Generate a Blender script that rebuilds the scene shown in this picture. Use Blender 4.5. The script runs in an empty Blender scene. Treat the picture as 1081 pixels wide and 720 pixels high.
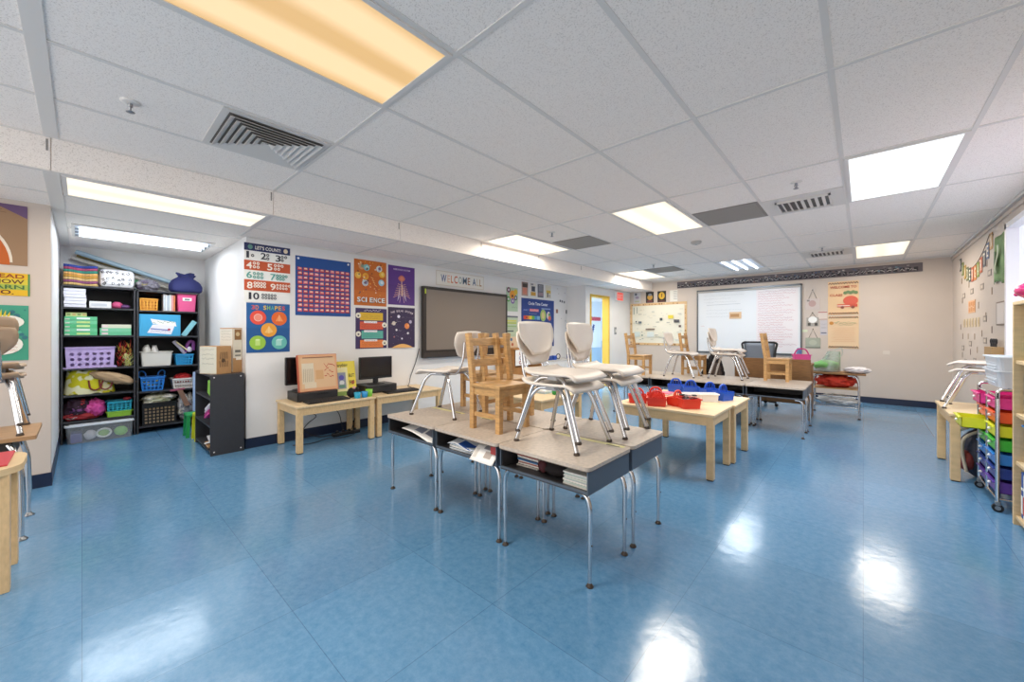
import bpy, bmesh, math, random
from mathutils import Matrix, Vector
random.seed(7)
C = bpy.context.scene.collection
PI = math.pi

# ------------------------------------------------------------------ camera, world, exposure
CEIL, LOW = 2.4135, 2.205
BACK, RIGHT, LEFT, DOORX, SOFX = 9.08, 1.035, -4.75, -4.28, -3.72
AY0, AY1, AX = -0.166, 1.14, -6.76          # shelf alcove
cam_d = bpy.data.cameras.new('camera'); cam = bpy.data.objects.new('camera', cam_d); C.objects.link(cam)
cam_d.sensor_fit = 'HORIZONTAL'; cam_d.sensor_width = 36.0
cam_d.lens = 410.22 / 1081 * 36.0
cam_d.shift_y = -8.24 / 1081
cam_d.clip_start = 0.02
cam.location = (0, 0, 1.2); cam.rotation_euler = (PI/2, 0, 0.7349)
sc = bpy.context.scene
sc.camera = cam
sc.view_settings.view_transform = 'Standard'
sc.view_settings.look = 'None'
sc.view_settings.gamma = 1.0
sc.view_settings.use_curve_mapping = False
sc.view_settings.exposure = 0.26
sc.cycles.diffuse_bounces = 10; sc.cycles.max_bounces = 14
W = bpy.data.worlds.new('world'); sc.world = W; W.use_nodes = True
bg = W.node_tree.nodes['Background']; bg.inputs[0].default_value = (1.0, 0.95, 0.91, 1); bg.inputs[1].default_value = 1.9
LAMP_W, LAMP_C = 28.0, 28.0                 # watts of the warm and the cool ceiling lamps

# ------------------------------------------------------------------ materials
def lin(h):
    if isinstance(h, tuple): return h
    h = h.lstrip('#'); o = []
    for i in (0, 2, 4):
        c = int(h[i:i+2], 16) / 255
        o.append(c/12.92 if c <= .04045 else ((c+.055)/1.055)**2.4)
    return tuple(o)
MATS = {}
def mat(name, col, rough=.5, metal=0, noise=0, scale=20, stretch=None, bump=0, bscale=200, emit=0, alpha=1, trans=0, spec=.5, coat=0):
    if name in MATS: return MATS[name]
    m = bpy.data.materials.new(name); m.use_nodes = True
    nt = m.node_tree; b = nt.nodes['Principled BSDF']
    c = lin(col)
    b.inputs['Base Color'].default_value = (*c, 1)
    b.inputs['Roughness'].default_value = rough
    b.inputs['Metallic'].default_value = metal
    b.inputs['Specular IOR Level'].default_value = spec
    b.inputs['Transmission Weight'].default_value = trans
    b.inputs['Coat Weight'].default_value = coat
    b.inputs['Alpha'].default_value = alpha
    if emit:
        b.inputs['Emission Color'].default_value = (*c, 1); b.inputs['Emission Strength'].default_value = emit
    tc = nt.nodes.new('ShaderNodeTexCoord')
    if noise:
        mp = nt.nodes.new('ShaderNodeMapping'); nt.links.new(tc.outputs['Object'], mp.inputs[0])
        if stretch: mp.inputs['Scale'].default_value = stretch
        n = nt.nodes.new('ShaderNodeTexNoise'); n.inputs['Scale'].default_value = scale; n.inputs['Detail'].default_value = 4
        nt.links.new(mp.outputs[0], n.inputs['Vector'])
        r = nt.nodes.new('ShaderNodeValToRGB')
        r.color_ramp.elements[0].position = .3; r.color_ramp.elements[1].position = .7
        r.color_ramp.elements[0].color = (*[x*(1-noise) for x in c], 1)
        r.color_ramp.elements[1].color = (*[min(1, x*(1+noise)) for x in c], 1)
        nt.links.new(n.outputs['Fac'], r.inputs[0]); nt.links.new(r.outputs[0], b.inputs['Base Color'])
    if bump:
        n = nt.nodes.new('ShaderNodeTexNoise'); n.inputs['Scale'].default_value = bscale
        nt.links.new(tc.outputs['Object'], n.inputs['Vector'])
        bu = nt.nodes.new('ShaderNodeBump'); bu.inputs['Strength'].default_value = bump; bu.inputs['Distance'].default_value = .003
        nt.links.new(n.outputs['Fac'], bu.inputs['Height']); nt.links.new(bu.outputs[0], b.inputs['Normal'])
    MATS[name] = m
    return m
def P(h, rough=.55):           # plain coloured print / plastic
    return mat('tint_' + h.lstrip('#') + ('' if rough == .55 else '_%d' % (rough*100)), h, rough)

def floor_mat():
    m = bpy.data.materials.new('blue_vinyl_tile'); m.use_nodes = True
    nt = m.node_tree; b = nt.nodes['Principled BSDF']; N = nt.nodes.new; L = nt.links.new
    tc = N('ShaderNodeTexCoord')
    n1 = N('ShaderNodeTexNoise'); n1.inputs['Scale'].default_value = 26; n1.inputs['Detail'].default_value = 10; n1.inputs['Roughness'].default_value = .8
    L(tc.outputs['Object'], n1.inputs['Vector'])
    r = N('ShaderNodeValToRGB'); e = r.color_ramp.elements
    e[0].position = .30; e[0].color = (*lin('#4a80aa'), 1); e[1].position = .72; e[1].color = (*lin('#719cc0'), 1)
    L(n1.outputs['Fac'], r.inputs[0])
    br = N('ShaderNodeTexBrick'); br.offset = 0; br.inputs['Scale'].default_value = 1.0
    br.inputs['Brick Width'].default_value = .6096; br.inputs['Row Height'].default_value = .6096
    br.inputs['Mortar Size'].default_value = .0016; br.inputs['Mortar Smooth'].default_value = .3; br.inputs['Bias'].default_value = 0
    br.inputs['Color1'].default_value = (.93, .93, .93, 1); br.inputs['Color2'].default_value = (1.06, 1.06, 1.06, 1); br.inputs['Mortar'].default_value = (.62, .64, .68, 1)
    L(tc.outputs['Object'], br.inputs['Vector'])
    mx = N('ShaderNodeMix'); mx.data_type = 'RGBA'; mx.blend_type = 'MULTIPLY'; mx.inputs['Factor'].default_value = 1
    L(r.outputs[0], mx.inputs['A']); L(br.outputs['Color'], mx.inputs['B'])
    L(mx.outputs['Result'], b.inputs['Base Color'])
    n2 = N('ShaderNodeTexNoise'); n2.inputs['Scale'].default_value = 3; n2.inputs['Detail'].default_value = 5
    L(tc.outputs['Object'], n2.inputs['Vector'])
    mr = N('ShaderNodeMapRange'); mr.inputs['To Min'].default_value = .09; mr.inputs['To Max'].default_value = .24
    L(n2.outputs['Fac'], mr.inputs['Value']); L(mr.outputs[0], b.inputs['Roughness'])
    n3 = N('ShaderNodeTexNoise'); n3.inputs['Scale'].default_value = 9; n3.inputs['Detail'].default_value = 3
    L(tc.outputs['Object'], n3.inputs['Vector'])
    bu = N('ShaderNodeBump'); bu.inputs['Strength'].default_value = .3; bu.inputs['Distance'].default_value = .004
    L(n3.outputs['Fac'], bu.inputs['Height']); L(bu.outputs[0], b.inputs['Normal'])
    b.inputs['Specular IOR Level'].default_value = .7
    return m
def ceiling_mat(name, base, dark):
    m = bpy.data.materials.new(name); m.use_nodes = True
    nt = m.node_tree; b = nt.nodes['Principled BSDF']; N = nt.nodes.new; L = nt.links.new
    tc = N('ShaderNodeTexCoord')
    n1 = N('ShaderNodeTexNoise'); n1.inputs['Scale'].default_value = 170; n1.inputs['Detail'].default_value = 3
    L(tc.outputs['Object'], n1.inputs['Vector'])
    r = N('ShaderNodeValToRGB'); e = r.color_ramp.elements
    e[0].position = .36; e[0].color = (*lin(dark), 1); e[1].position = .45; e[1].color = (*lin(base), 1)
    L(n1.outputs['Fac'], r.inputs[0]); L(r.outputs[0], b.inputs['Base Color'])
    b.inputs['Roughness'].default_value = .9
    bu = N('ShaderNodeBump'); bu.inputs['Strength'].default_value = .3; bu.inputs['Distance'].default_value = .003
    L(n1.outputs['Fac'], bu.inputs['Height']); L(bu.outputs[0], b.inputs['Normal'])
    return m
M_FLOOR = floor_mat()
M_TILE = ceiling_mat('acoustic_tile', '#fdf6ef', '#e4dcd4')
M_TEE = mat('ceiling_tee_paint', '#e3dfda', .5)
M_WALL = mat('white_wall_paint', '#e9e8e7', .55, noise=.02, scale=3, bump=.05, bscale=60)
M_WARMWALL = mat('cream_wall_paint', '#cfc2b7', .55, noise=.02, scale=3, bump=.05, bscale=60)
M_BASE = mat('navy_vinyl_base', '#16233f', .35)
M_CHROME = mat('chrome_tube', '#d3d4d6', .16, 1)
M_STEEL = mat('brushed_steel', '#9a9da1', .35, 1)
M_FOOT = mat('dark_glide', '#4a4038', .5, .3)
M_LAM = mat('tan_speckled_laminate', '#c1b4a6', .42, noise=.13, scale=45)
M_EDGE = mat('dark_laminate_edge', '#5d5148', .5)
M_GREY = mat('grey_enamel_steel', '#56606c', .42, .2)
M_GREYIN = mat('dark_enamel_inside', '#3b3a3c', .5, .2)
M_SHELL = mat('bone_plastic', '#e4dacf', .45, noise=.04, scale=8)
M_WOOD = mat('honey_wood', '#bd9460', .42, noise=.2, scale=6, stretch=(3, 3, 14))
M_WOOD2 = mat('maple_table_wood', '#d9b98a', .4, noise=.10, scale=5, stretch=(2, 14, 5))
M_TOPW = mat('maple_table_top', '#e3c9a0', .38, noise=.07, scale=4, stretch=(2, 16, 2))
M_OAK = mat('brown_oak_veneer', '#a9733c', .45, noise=.15, scale=5, stretch=(2, 2, 10))
M_DESK = mat('walnut_veneer', '#8a6238', .5, noise=.18, scale=6, stretch=(2, 2, 12))
M_BLACK = mat('charcoal_shelf_board', '#34353a', .5, noise=.06, scale=30)
M_BLACKIN = mat('black_shelf_back', '#17171a', .6)
M_PLBLACK = mat('black_plastic', '#161618', .38)
M_SCREEN = mat('grey_display_glass', '#7d7268', .32)
M_SCREENB = mat('black_display_glass', '#141214', .18)
M_WHITE = mat('white_plastic', '#f1efec', .4)
M_PAPER = mat('white_paper', '#f4f2ee', .7)
M_BIRCH = mat('birch_plywood', '#d8bd92', .45, noise=.08, scale=5, stretch=(2, 2, 12))
M_CARD = mat('brown_cardboard', '#b48a5c', .7, noise=.05, scale=20)

# ------------------------------------------------------------------ mesh builder
class MB:
    def __init__(s): s.v = []; s.f = []; s.mi = []; s.sm = []; s.mats = []; s.M = Matrix()
    def mid(s, m):
        if m not in s.mats: s.mats.append(m)
        return s.mats.index(m)
    def add(s, vs, fs, m, smooth=False):
        k = len(s.v); i = s.mid(m)
        s.v += [tuple(s.M @ Vector(p)) for p in vs]
        for f in fs: s.f.append([k+q for q in f]); s.mi.append(i); s.sm.append(smooth)
        return s
    def box(s, x0, x1, y0, y1, z0, z1, m, bev=0):
        if x0 > x1: x0, x1 = x1, x0
        if y0 > y1: y0, y1 = y1, y0
        if z0 > z1: z0, z1 = z1, z0
        if bev:
            bm = bmesh.new(); bmesh.ops.create_cube(bm, size=1)
            for w in bm.verts:
                w.co = ((x0+x1)/2+w.co.x*(x1-x0), (y0+y1)/2+w.co.y*(y1-y0), (z0+z1)/2+w.co.z*(z1-z0))
            bmesh.ops.bevel(bm, geom=list(bm.edges), offset=min(bev, .45*min(x1-x0, y1-y0, z1-z0)), segments=2, affect='EDGES', profile=.5)
            bm.verts.index_update()
            s.add([w.co[:] for w in bm.verts], [[w.index for w in f.verts] for f in bm.faces], m); bm.free(); return s
        vs = [(x, y, z) for x in (x0, x1) for y in (y0, y1) for z in (z0, z1)]
        return s.add(vs, [(0,1,3,2), (4,6,7,5), (0,4,5,1), (2,3,7,6), (0,2,6,4), (1,5,7,3)], m)
    def obox(s, c, d, m, rx=0, ry=0, rz=0, bev=0):      # centre, dims, rotation
        old = s.M
        s.M = old @ Matrix.Translation(c) @ Matrix.Rotation(rz, 4, 'Z') @ Matrix.Rotation(ry, 4, 'Y') @ Matrix.Rotation(rx, 4, 'X')
        s.box(-d[0]/2, d[0]/2, -d[1]/2, d[1]/2, -d[2]/2, d[2]/2, m, bev); s.M = old; return s
    def bar(s, a, b, w, h, m, up=(0,0,1)):               # rectangular bar between two points
        a = Vector(a); b = Vector(b); t = (b-a).normalized(); u = Vector(up)
        if abs(t.dot(u)) > .99: u = Vector((1,0,0))
        r = t.cross(u).normalized(); u = r.cross(t)
        vs = [p + r*(i*w/2) + u*(j*h/2) for p in (a, b) for i, j in ((-1,-1), (1,-1), (1,1), (-1,1))]
        return s.add([v[:] for v in vs], [(0,1,2,3), (7,6,5,4), (0,4,5,1), (1,5,6,2), (2,6,7,3), (3,7,4,0)], m)
    def tube(s, pts, r, m, n=10, fil=0, r2=None):
        pts = [Vector(p) for p in pts]
        if fil and len(pts) > 2:                         # round the corners
            out = [pts[0]]
            for i in range(1, len(pts)-1):
                a = (pts[i-1]-pts[i]); b = (pts[i+1]-pts[i]); d = min(fil, a.length*.45, b.length*.45)
                p0 = pts[i]+a.normalized()*d; p2 = pts[i]+b.normalized()*d
                for k in range(6):
                    t = k/5; out.append(p0*(1-t)**2 + pts[i]*2*t*(1-t) + p2*t*t)
            pts = out + [pts[-1]]
        vs = []; fs = []; prev = None
        for i, p in enumerate(pts):
            t = (pts[min(i+1, len(pts)-1)]-pts[max(i-1, 0)]).normalized()
            if prev is None:
                u = Vector((0,0,1)) if abs(t.z) < .9 else Vector((1,0,0)); u = (u - t*u.dot(t)).normalized()
            else: u = (prev - t*prev.dot(t)).normalized()
            prev = u; w = t.cross(u)
            rr = r if r2 is None else r + (r2-r)*i/(len(pts)-1)
            for k in range(n):
                a = 2*PI*k/n; vs.append((p + u*(rr*math.cos(a)) + w*(rr*math.sin(a)))[:])
        for i in range(len(pts)-1):
            for k in range(n): fs.append((i*n+k, i*n+(k+1)%n, (i+1)*n+(k+1)%n, (i+1)*n+k))
        s.add(vs, fs, m, True)
        s.add(vs[:n], [tuple(range(n))[::-1]], m); return s.add(vs[-n:], [tuple(range(n))], m)
    def lathe(s, prof, c, m, n=20, sx=1, sy=1):
        vs = []; fs = []
        for r, z in prof:
            for k in range(n):
                a = 2*PI*k/n; vs.append((c[0]+sx*r*math.cos(a), c[1]+sy*r*math.sin(a), c[2]+z))
        for i in range(len(prof)-1):
            for k in range(n): fs.append((i*n+k, i*n+(k+1)%n, (i+1)*n+(k+1)%n, (i+1)*n+k))
        s.add(vs, fs, m, True)
        if prof[0][0] > 1e-4: s.add(vs[:n], [tuple(range(n))[::-1]], m)
        if prof[-1][0] > 1e-4: s.add(vs[-n:], [tuple(range(n))], m)
        return s
    def ball(s, c, r, m, n=14, sc3=(1,1,1), jit=0, seed=0):
        rnd = random.Random(seed); vs = []; fs = []; h = n//2+1
        for i in range(h+1):
            t = PI*i/h
            for k in range(n):
                a = 2*PI*k/n; q = 1+jit*(rnd.random()-.5) if 0 < i < h else 1
                vs.append((c[0]+r*sc3[0]*q*math.sin(t)*math.cos(a), c[1]+r*sc3[1]*q*math.sin(t)*math.sin(a), c[2]+r*sc3[2]*q*math.cos(t)))
        for i in range(h):
            for k in range(n): fs.append((i*n+k, (i+1)*n+k, (i+1)*n+(k+1)%n, i*n+(k+1)%n))
        return s.add(vs, fs, m, True)
    def grid(s, fn, nu, nv, m, smooth=True):
        vs = [fn(i/nu, j/nv) for j in range(nv+1) for i in range(nu+1)]
        fs = [(j*(nu+1)+i, j*(nu+1)+i+1, (j+1)*(nu+1)+i+1, (j+1)*(nu+1)+i) for j in range(nv) for i in range(nu)]
        return s.add(vs, fs, m, smooth)
    def slab(s, fn, nu, nv, th, m):                      # a curved panel with thickness along its normal
        P0 = [[Vector(fn(i/nu, j/nv)) for i in range(nu+1)] for j in range(nv+1)]
        def nrm(i, j):
            a = P0[j][min(i+1, nu)]-P0[j][max(i-1, 0)]; b = P0[min(j+1, nv)][i]-P0[max(j-1, 0)][i]
            return a.cross(b).normalized()
        A = []; B = []
        for j in range(nv+1):
            for i in range(nu+1):
                n = nrm(i, j); A.append((P0[j][i]+n*th/2)[:]); B.append((P0[j][i]-n*th/2)[:])
        k = len(A); w = nu+1; fs = []
        for j in range(nv):
            for i in range(nu):
                q = (j*w+i, j*w+i+1, (j+1)*w+i+1, (j+1)*w+i); fs.append(q); fs.append(tuple(k+x for x in q[::-1]))
        ring = [i for i in range(w)] + [j*w+nu for j in range(1, nv+1)] + [nv*w+i for i in range(nu-1, -1, -1)] + [j*w for j in range(nv-1, 0, -1)]
        for a, b in zip(ring, ring[1:]+ring[:1]): fs.append((b, a, k+a, k+b))
        return s.add(A+B, fs, m, True)
    def prism(s, poly, z0, z1, m):                       # extrude an xy polygon
        n = len(poly); vs = [(x, y, z0) for x, y in poly]+[(x, y, z1) for x, y in poly]
        fs = [tuple(range(n))[::-1], tuple(range(n, 2*n))]+[(i, (i+1)%n, n+(i+1)%n, n+i) for i in range(n)]
        return s.add(vs, fs, m)
    def build(s, name, parent=None, loc=None):
        me = bpy.data.meshes.new(name)
        base = Vector((0,0,0))
        if loc is not None: base = Vector(loc)
        me.from_pydata([(v[0]-base.x, v[1]-base.y, v[2]-base.z) for v in s.v], [], s.f)
        for m in s.mats: me.materials.append(m)
        me.polygons.foreach_set('material_index', s.mi); me.polygons.foreach_set('use_smooth', s.sm)
        me.validate(); me.update()
        o = bpy.data.objects.new(name, me); C.objects.link(o)
        o.location = base
        if parent is not None: o.parent = parent
        return o
def rrect(x0, x1, y0, y1, r, n=5):
    out = []
    for cx, cy, a0 in ((x1-r, y1-r, 0), (x0+r, y1-r, PI/2), (x0+r, y0+r, PI), (x1-r, y0+r, 1.5*PI)):
        for k in range(n+1):
            a = a0+PI/2*k/n; out.append((cx+r*math.cos(a), cy+r*math.sin(a)))
    return out
def thing(name, label, cat, loc=(0,0,0), rz=0, group=None):
    o = bpy.data.objects.new(name, None); C.objects.link(o); o.empty_display_size = .05
    o.location = loc; o.rotation_euler = (0, 0, rz); o['label'] = label; o['category'] = cat
    if group: o['group'] = group
    return o
def tag(o, label, cat, group=None, kind=None):
    o['label'] = label; o['category'] = cat
    if group: o['group'] = group
    if kind: o['kind'] = kind
    return o
def struct(name, mb, label=None):
    o = mb.build(name); o['kind'] = 'structure'
    if label: o['label'] = label
    return o
def copy_thing(root, loc, rz=0, label=None, group=None):
    r = root.copy(); C.objects.link(r); r.location = loc; r.rotation_euler = (0, 0, rz)
    if label: r['label'] = label
    if group: r['group'] = group
    for ch in list(root.children):
        c = ch.copy(); C.objects.link(c); c.parent = r
        for g in list(ch.children):
            d = g.copy(); C.objects.link(d); d.parent = c
    return r

# ------------------------------------------------------------------ flat printed sheets
TXT = {}
def text_mesh(t):
    if t not in TXT:
        cu = bpy.data.curves.new('t', 'FONT'); cu.body = t; cu.size = 1; cu.resolution_u = 3; cu.offset = .018
        ob = bpy.data.objects.new('t', cu); C.objects.link(ob)
        bpy.context.view_layer.update()
        me = bpy.data.meshes.new_from_object(ob.evaluated_get(bpy.context.evaluated_depsgraph_get()))
        vs = [v.co[:2] for v in me.vertices]; fs = [tuple(p.vertices) for p in me.polygons]
        bpy.data.objects.remove(ob); bpy.data.meshes.remove(me); bpy.data.curves.remove(cu)
        x0 = min(v[0] for v in vs); x1 = max(v[0] for v in vs); y0 = min(v[1] for v in vs); y1 = max(v[1] for v in vs)
        TXT[t] = ([((x-x0)/(x1-x0), (y-y0)/max(1e-6, y1-y0)) for x, y in vs], fs)
    return TXT[t]
def wmap(wall, a, z0):
    """local (u right, v up, d out of the wall) to world, as seen from inside the room"""
    if wall == 'left': return lambda u, v, d: (LEFT+d, a+u, z0+v)
    if wall == 'door': return lambda u, v, d: (DOORX+d, a+u, z0+v)
    if wall == 'back': return lambda u, v, d: (a+u, BACK-d, z0+v)
    if wall == 'right': return lambda u, v, d: (RIGHT-d, a-u, z0+v)
class Sheet:
    def __init__(s, fn, w, h, col, th=.003, d0=.0015, back=None):
        s.fn = fn; s.w = w; s.h = h; s.mb = MB(); s.d = d0+th; s.th = th
        m = P(col) if isinstance(col, str) else col
        c = [(0,0), (w,0), (w,h), (0,h)]
        vs = [fn(u, v, d0) for u, v in c]+[fn(u, v, d0+th) for u, v in c]
        s.mb.add(vs, [(3,2,1,0), (4,5,6,7), (0,1,5,4), (1,2,6,5), (2,3,7,6), (3,0,4,7)], back or m if False else m)
    def poly(s, pts, col):
        s.d += .00025
        s.mb.add([s.fn(u, v, s.d) for u, v in pts], [tuple(range(len(pts)))], P(col) if isinstance(col, str) else col); return s
    def rect(s, u0, u1, v0, v1, col): return s.poly([(u0,v0), (u1,v0), (u1,v1), (u0,v1)], col)
    def disc(s, u, v, r, col, ry=None, n=18):
        return s.poly([(u+r*math.cos(2*PI*k/n), v+(ry or r)*math.sin(2*PI*k/n)) for k in range(n)], col)
    def ring(s, u, v, r, r2, col, n=16):
        s.d += .00025; vs = []
        for k in range(n):
            a = 2*PI*k/n; vs += [s.fn(u+r*math.cos(a), v+r*math.sin(a), s.d), s.fn(u+r2*math.cos(a), v+r2*math.sin(a), s.d)]
        s.mb.add(vs, [(2*k, (2*k+2)%(2*n), (2*k+3)%(2*n), 2*k+1) for k in range(n)], P(col)); return s
    def text(s, t, u0, v0, w, h, col):
        s.d += .00025; vs, fs = text_mesh(t)
        s.mb.add([s.fn(u0+x*w, v0+y*h, s.d) for x, y in vs], fs, P(col)); return s
    def line(s, u0, v0, u1, v1, wd, col):
        dx, dy = u1-u0, v1-v0; l = math.hypot(dx, dy) or 1; nx, ny = -dy/l*wd/2, dx/l*wd/2
        return s.poly([(u0+nx, v0+ny), (u0-nx, v0-ny), (u1-nx, v1-ny), (u1+nx, v1+ny)], col)
    def scrawl(s, u0, u1, v, h, col, rnd, dens=1.0):     # a line of unreadable handwriting
        u = u0; s.d += .00025; m = P(col)
        while u < u1:
            w = rnd.uniform(.02, .06)
            q = u
            while q < min(u+w, u1):
                a, b = rnd.uniform(-.5, .5)*h, rnd.uniform(-.5, .5)*h; st = h*.5; t = h*.09
                s.mb.add([s.fn(*p, s.d) for p in ((q, v+a-t), (q+st, v+b-t), (q+st, v+b+t), (q, v+a+t))], [(0,1,2,3)], m)
                q += st
            u += w+h*.7/dens
        return s
    def done(s, name, label, cat, group=None):
        loc = s.fn(s.w/2, 0, 0)
        return tag(s.mb.build(name, loc=loc), label, cat, group)

# ================================================================== THE SETTING
REAR = -2.6
struct('floor', MB().box(-7.0, 1.3, REAR, 9.3, -.1, 0, M_FLOOR), 'glossy mottled blue vinyl tile floor')
TX = [-1.3096 - .5996*i for i in range(-3, 5)]          # lines along y (F-3 .. F4)
TY = [-.1288 + 1.2192*i for i in range(-2, 8)]          # lines along x
struct('ceiling', MB().box(SOFX-.02, 1.3, REAR, 9.3, CEIL, CEIL+.1, M_TILE), 'speckled acoustic tile ceiling')
t = MB()
for x in TX[:-1]: t.box(x-.012, x+.012, REAR, BACK, CEIL-.004, CEIL+.002, M_TEE)
for y in TY: t.box(SOFX, RIGHT, y-.012, y+.012, CEIL-.0045, CEIL+.002, M_TEE)
t.box(SOFX, RIGHT, TY[2]-.03, TY[2]+.03, CEIL-.006, CEIL+.002, M_TEE)
struct('trim_1', t, 'white grid tees of the main ceiling')
# lower ceiling over the board wall and the alcove, with the step between
struct('ceiling_low', MB().box(-7.0, SOFX-.03, REAR, 9.3, LOW, LOW+.1, M_TILE), 'lower strip of acoustic tile ceiling')
t = MB()
for x in (TX[7]-.5996, TX[7]-1.2, TX[7]-1.9): t.box(x-.012, x+.012, AY0 if x < LEFT else REAR, AY1 if x < LEFT else BACK, LOW-.004, LOW+.002, M_TEE)
for y in TY: t.box(LEFT, SOFX-.012, y-.012, y+.012, LOW-.0045, LOW+.002, M_TEE)
t.box(AX, SOFX-.012, TY[2]-.035, TY[2]+.035, LOW-.008, LOW+.002, M_TEE)
struct('trim_2', t, 'white grid tees of the lower ceiling')
t = MB()
ys = [REAR]+TY+[BACK]
for a, b in zip(ys, ys[1:]): 
    if b-a > .05: t.box(SOFX-.012, SOFX, a+.002, b-.002, LOW-.003, CEIL, M_TILE)
t.box(SOFX-.03, SOFX-.013, REAR, BACK, LOW-.002, CEIL+.05, M_TILE); t.box(SOFX-.014, SOFX+.012, REAR, BACK, CEIL-.008, CEIL, M_TEE); t.box(SOFX-.03, SOFX+.004, REAR, BACK, LOW-.006, LOW, M_TEE)  # first box is added backing, blocks light leaking through the panel joints
for y in TY[2:]: t.box(SOFX, SOFX+.003, y-.02, y-.012, CEIL-.09, CEIL-.02, mat('grey_mark', '#8f8c88'))
struct('wall_soffit', t, 'speckled step between the two ceiling levels')
# left board wall with the door bay
struct('wall_left', MB().box(LEFT-.14, LEFT, AY1, 7.05, 0, LOW+.02, M_WALL), 'white wall that carries the posters and the display')
t = MB(); D0, D1, DH = 7.24, 7.98, 1.98
t.box(LEFT-.14, DOORX, 7.02, 7.16, 0, LOW+.02, M_WALL)
t.box(DOORX-.14, DOORX, 7.16, D0-.04, 0, LOW+.02, M_WALL); t.box(DOORX-.14, DOORX, D1+.04, BACK+.1, 0, LOW+.02, M_WALL)
t.box(DOORX-.14, DOORX, D0-.04, D1+.04, DH+.04, LOW+.02, M_WALL)
struct('wall_door', t, 'white wall around the yellow door opening')
struct('wall_back', MB().box(DOORX-.2, 1.3, BACK, BACK+.14, 0, CEIL+.05, M_WARMWALL), 'cream wall with the whiteboard')
WY0, WY1, WZ0, WZ1 = 3.0, 5.99, .58, 2.25
t = MB(); R1 = RIGHT+.14
t.box(RIGHT, R1, REAR, WY0, 0, CEIL+.05, M_WARMWALL); t.box(RIGHT, R1, WY1, BACK+.14, 0, CEIL+.05, M_WARMWALL)
t.box(RIGHT, R1, WY0, WY1, 0, WZ0, M_WARMWALL); t.box(RIGHT, R1, WY0, WY1, WZ1, CEIL+.05, M_WARMWALL)
struct('wall_right', t, 'cream wall with the word cards and the window')
t = MB(); t.box(LEFT-.14, LEFT, REAR, AY0, 0, LOW+.02, M_WARMWALL); t.box(AX, LEFT-.14, AY0-.14, AY0, 0, LOW+.02, M_WALL)
struct('wall_partition', t, 'cream partition between classroom and shelf alcove')
t = MB(); t.box(AX-.14, AX, AY0-.14, AY1+.14, 0, LOW+.02, M_WALL); t.box(AX, LEFT-.14, AY1, AY1+.14, 0, LOW+.02, M_WALL)
struct('wall_alcove', t, 'white walls of the shelf alcove')
BH = .105
t = MB(); t.box(LEFT, LEFT+.008, AY1, 7.02, 0, BH, M_BASE); t.box(LEFT, DOORX, 7.012, 7.02, 0, BH, M_BASE)
t.box(DOORX, DOORX+.008, 7.02, D0-.06, 0, BH, M_BASE); t.box(DOORX, DOORX+.008, D1+.06, BACK, 0, BH, M_BASE)
struct('baseboard_left', t)
struct('baseboard_back', MB().box(DOORX, RIGHT, BACK-.008, BACK, 0, BH, M_BASE))
struct('baseboard_right', MB().box(RIGHT-.008, RIGHT, REAR, BACK, 0, BH, M_BASE))
t = MB(); t.box(LEFT, LEFT+.008, REAR, AY0, 0, BH, M_BASE); t.box(AX, LEFT+.008, AY0, AY0+.008, 0, BH, M_BASE)
struct('baseboard_partition', t)
t = MB(); t.box(AX, AX+.008, AY0, AY1, 0, BH, M_BASE); t.box(AX, LEFT, AY1-.008, AY1, 0, BH, M_BASE)
struct('baseboard_alcove', t)
# ceiling angle and conduit along the right wall
t = MB(); t.box(RIGHT-.03, RIGHT, REAR, BACK, CEIL-.03, CEIL-.004, M_TEE); t.box(RIGHT-.018, RIGHT, REAR, BACK, CEIL-.085, CEIL-.05, M_WARMWALL)
struct('trim_3', t, 'moulding along the top of the right wall')
t = MB(); t.box(SOFX, RIGHT, BACK-.02, BACK, CEIL-.02, CEIL-.002, M_TEE); t.box(LEFT, LEFT+.015, AY1, 7.02, LOW-.015, LOW-.002, M_TEE)
struct('trim_4', t, 'wall angles along the ceiling edge')
# window in the right wall
win = MB(); fr = .05
M_WIN = mat('white_window_frame', '#f4f2f6', .35)
win.box(RIGHT-.02, RIGHT+.10, WY1-fr, WY1, WZ0, WZ1, M_WIN); win.box(RIGHT-.02, RIGHT+.10, WY0, WY0+fr, WZ0, WZ1, M_WIN)
win.box(RIGHT-.02, RIGHT+.10, WY0, WY1, WZ0, WZ0+fr, M_WIN); win.box(RIGHT-.02, RIGHT+.10, WY0, WY1, WZ1-fr, WZ1, M_WIN)
for y in (5.28, 4.5, 3.75): win.box(RIGHT-.01, RIGHT+.10, y-.03, y+.03, WZ0, WZ1, M_WIN)
wo = struct('window_1', win, 'white framed window with pale roller shades')
g = MB().box(RIGHT+.06, RIGHT+.066, WY0+fr, WY1-fr, WZ0+fr, WZ1-fr, mat('pale_glow_shade', '#c9cbd6', .8, emit=.75)); g.build('window_shade', wo)  # shade's own emission stands in for daylight behind it
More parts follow.
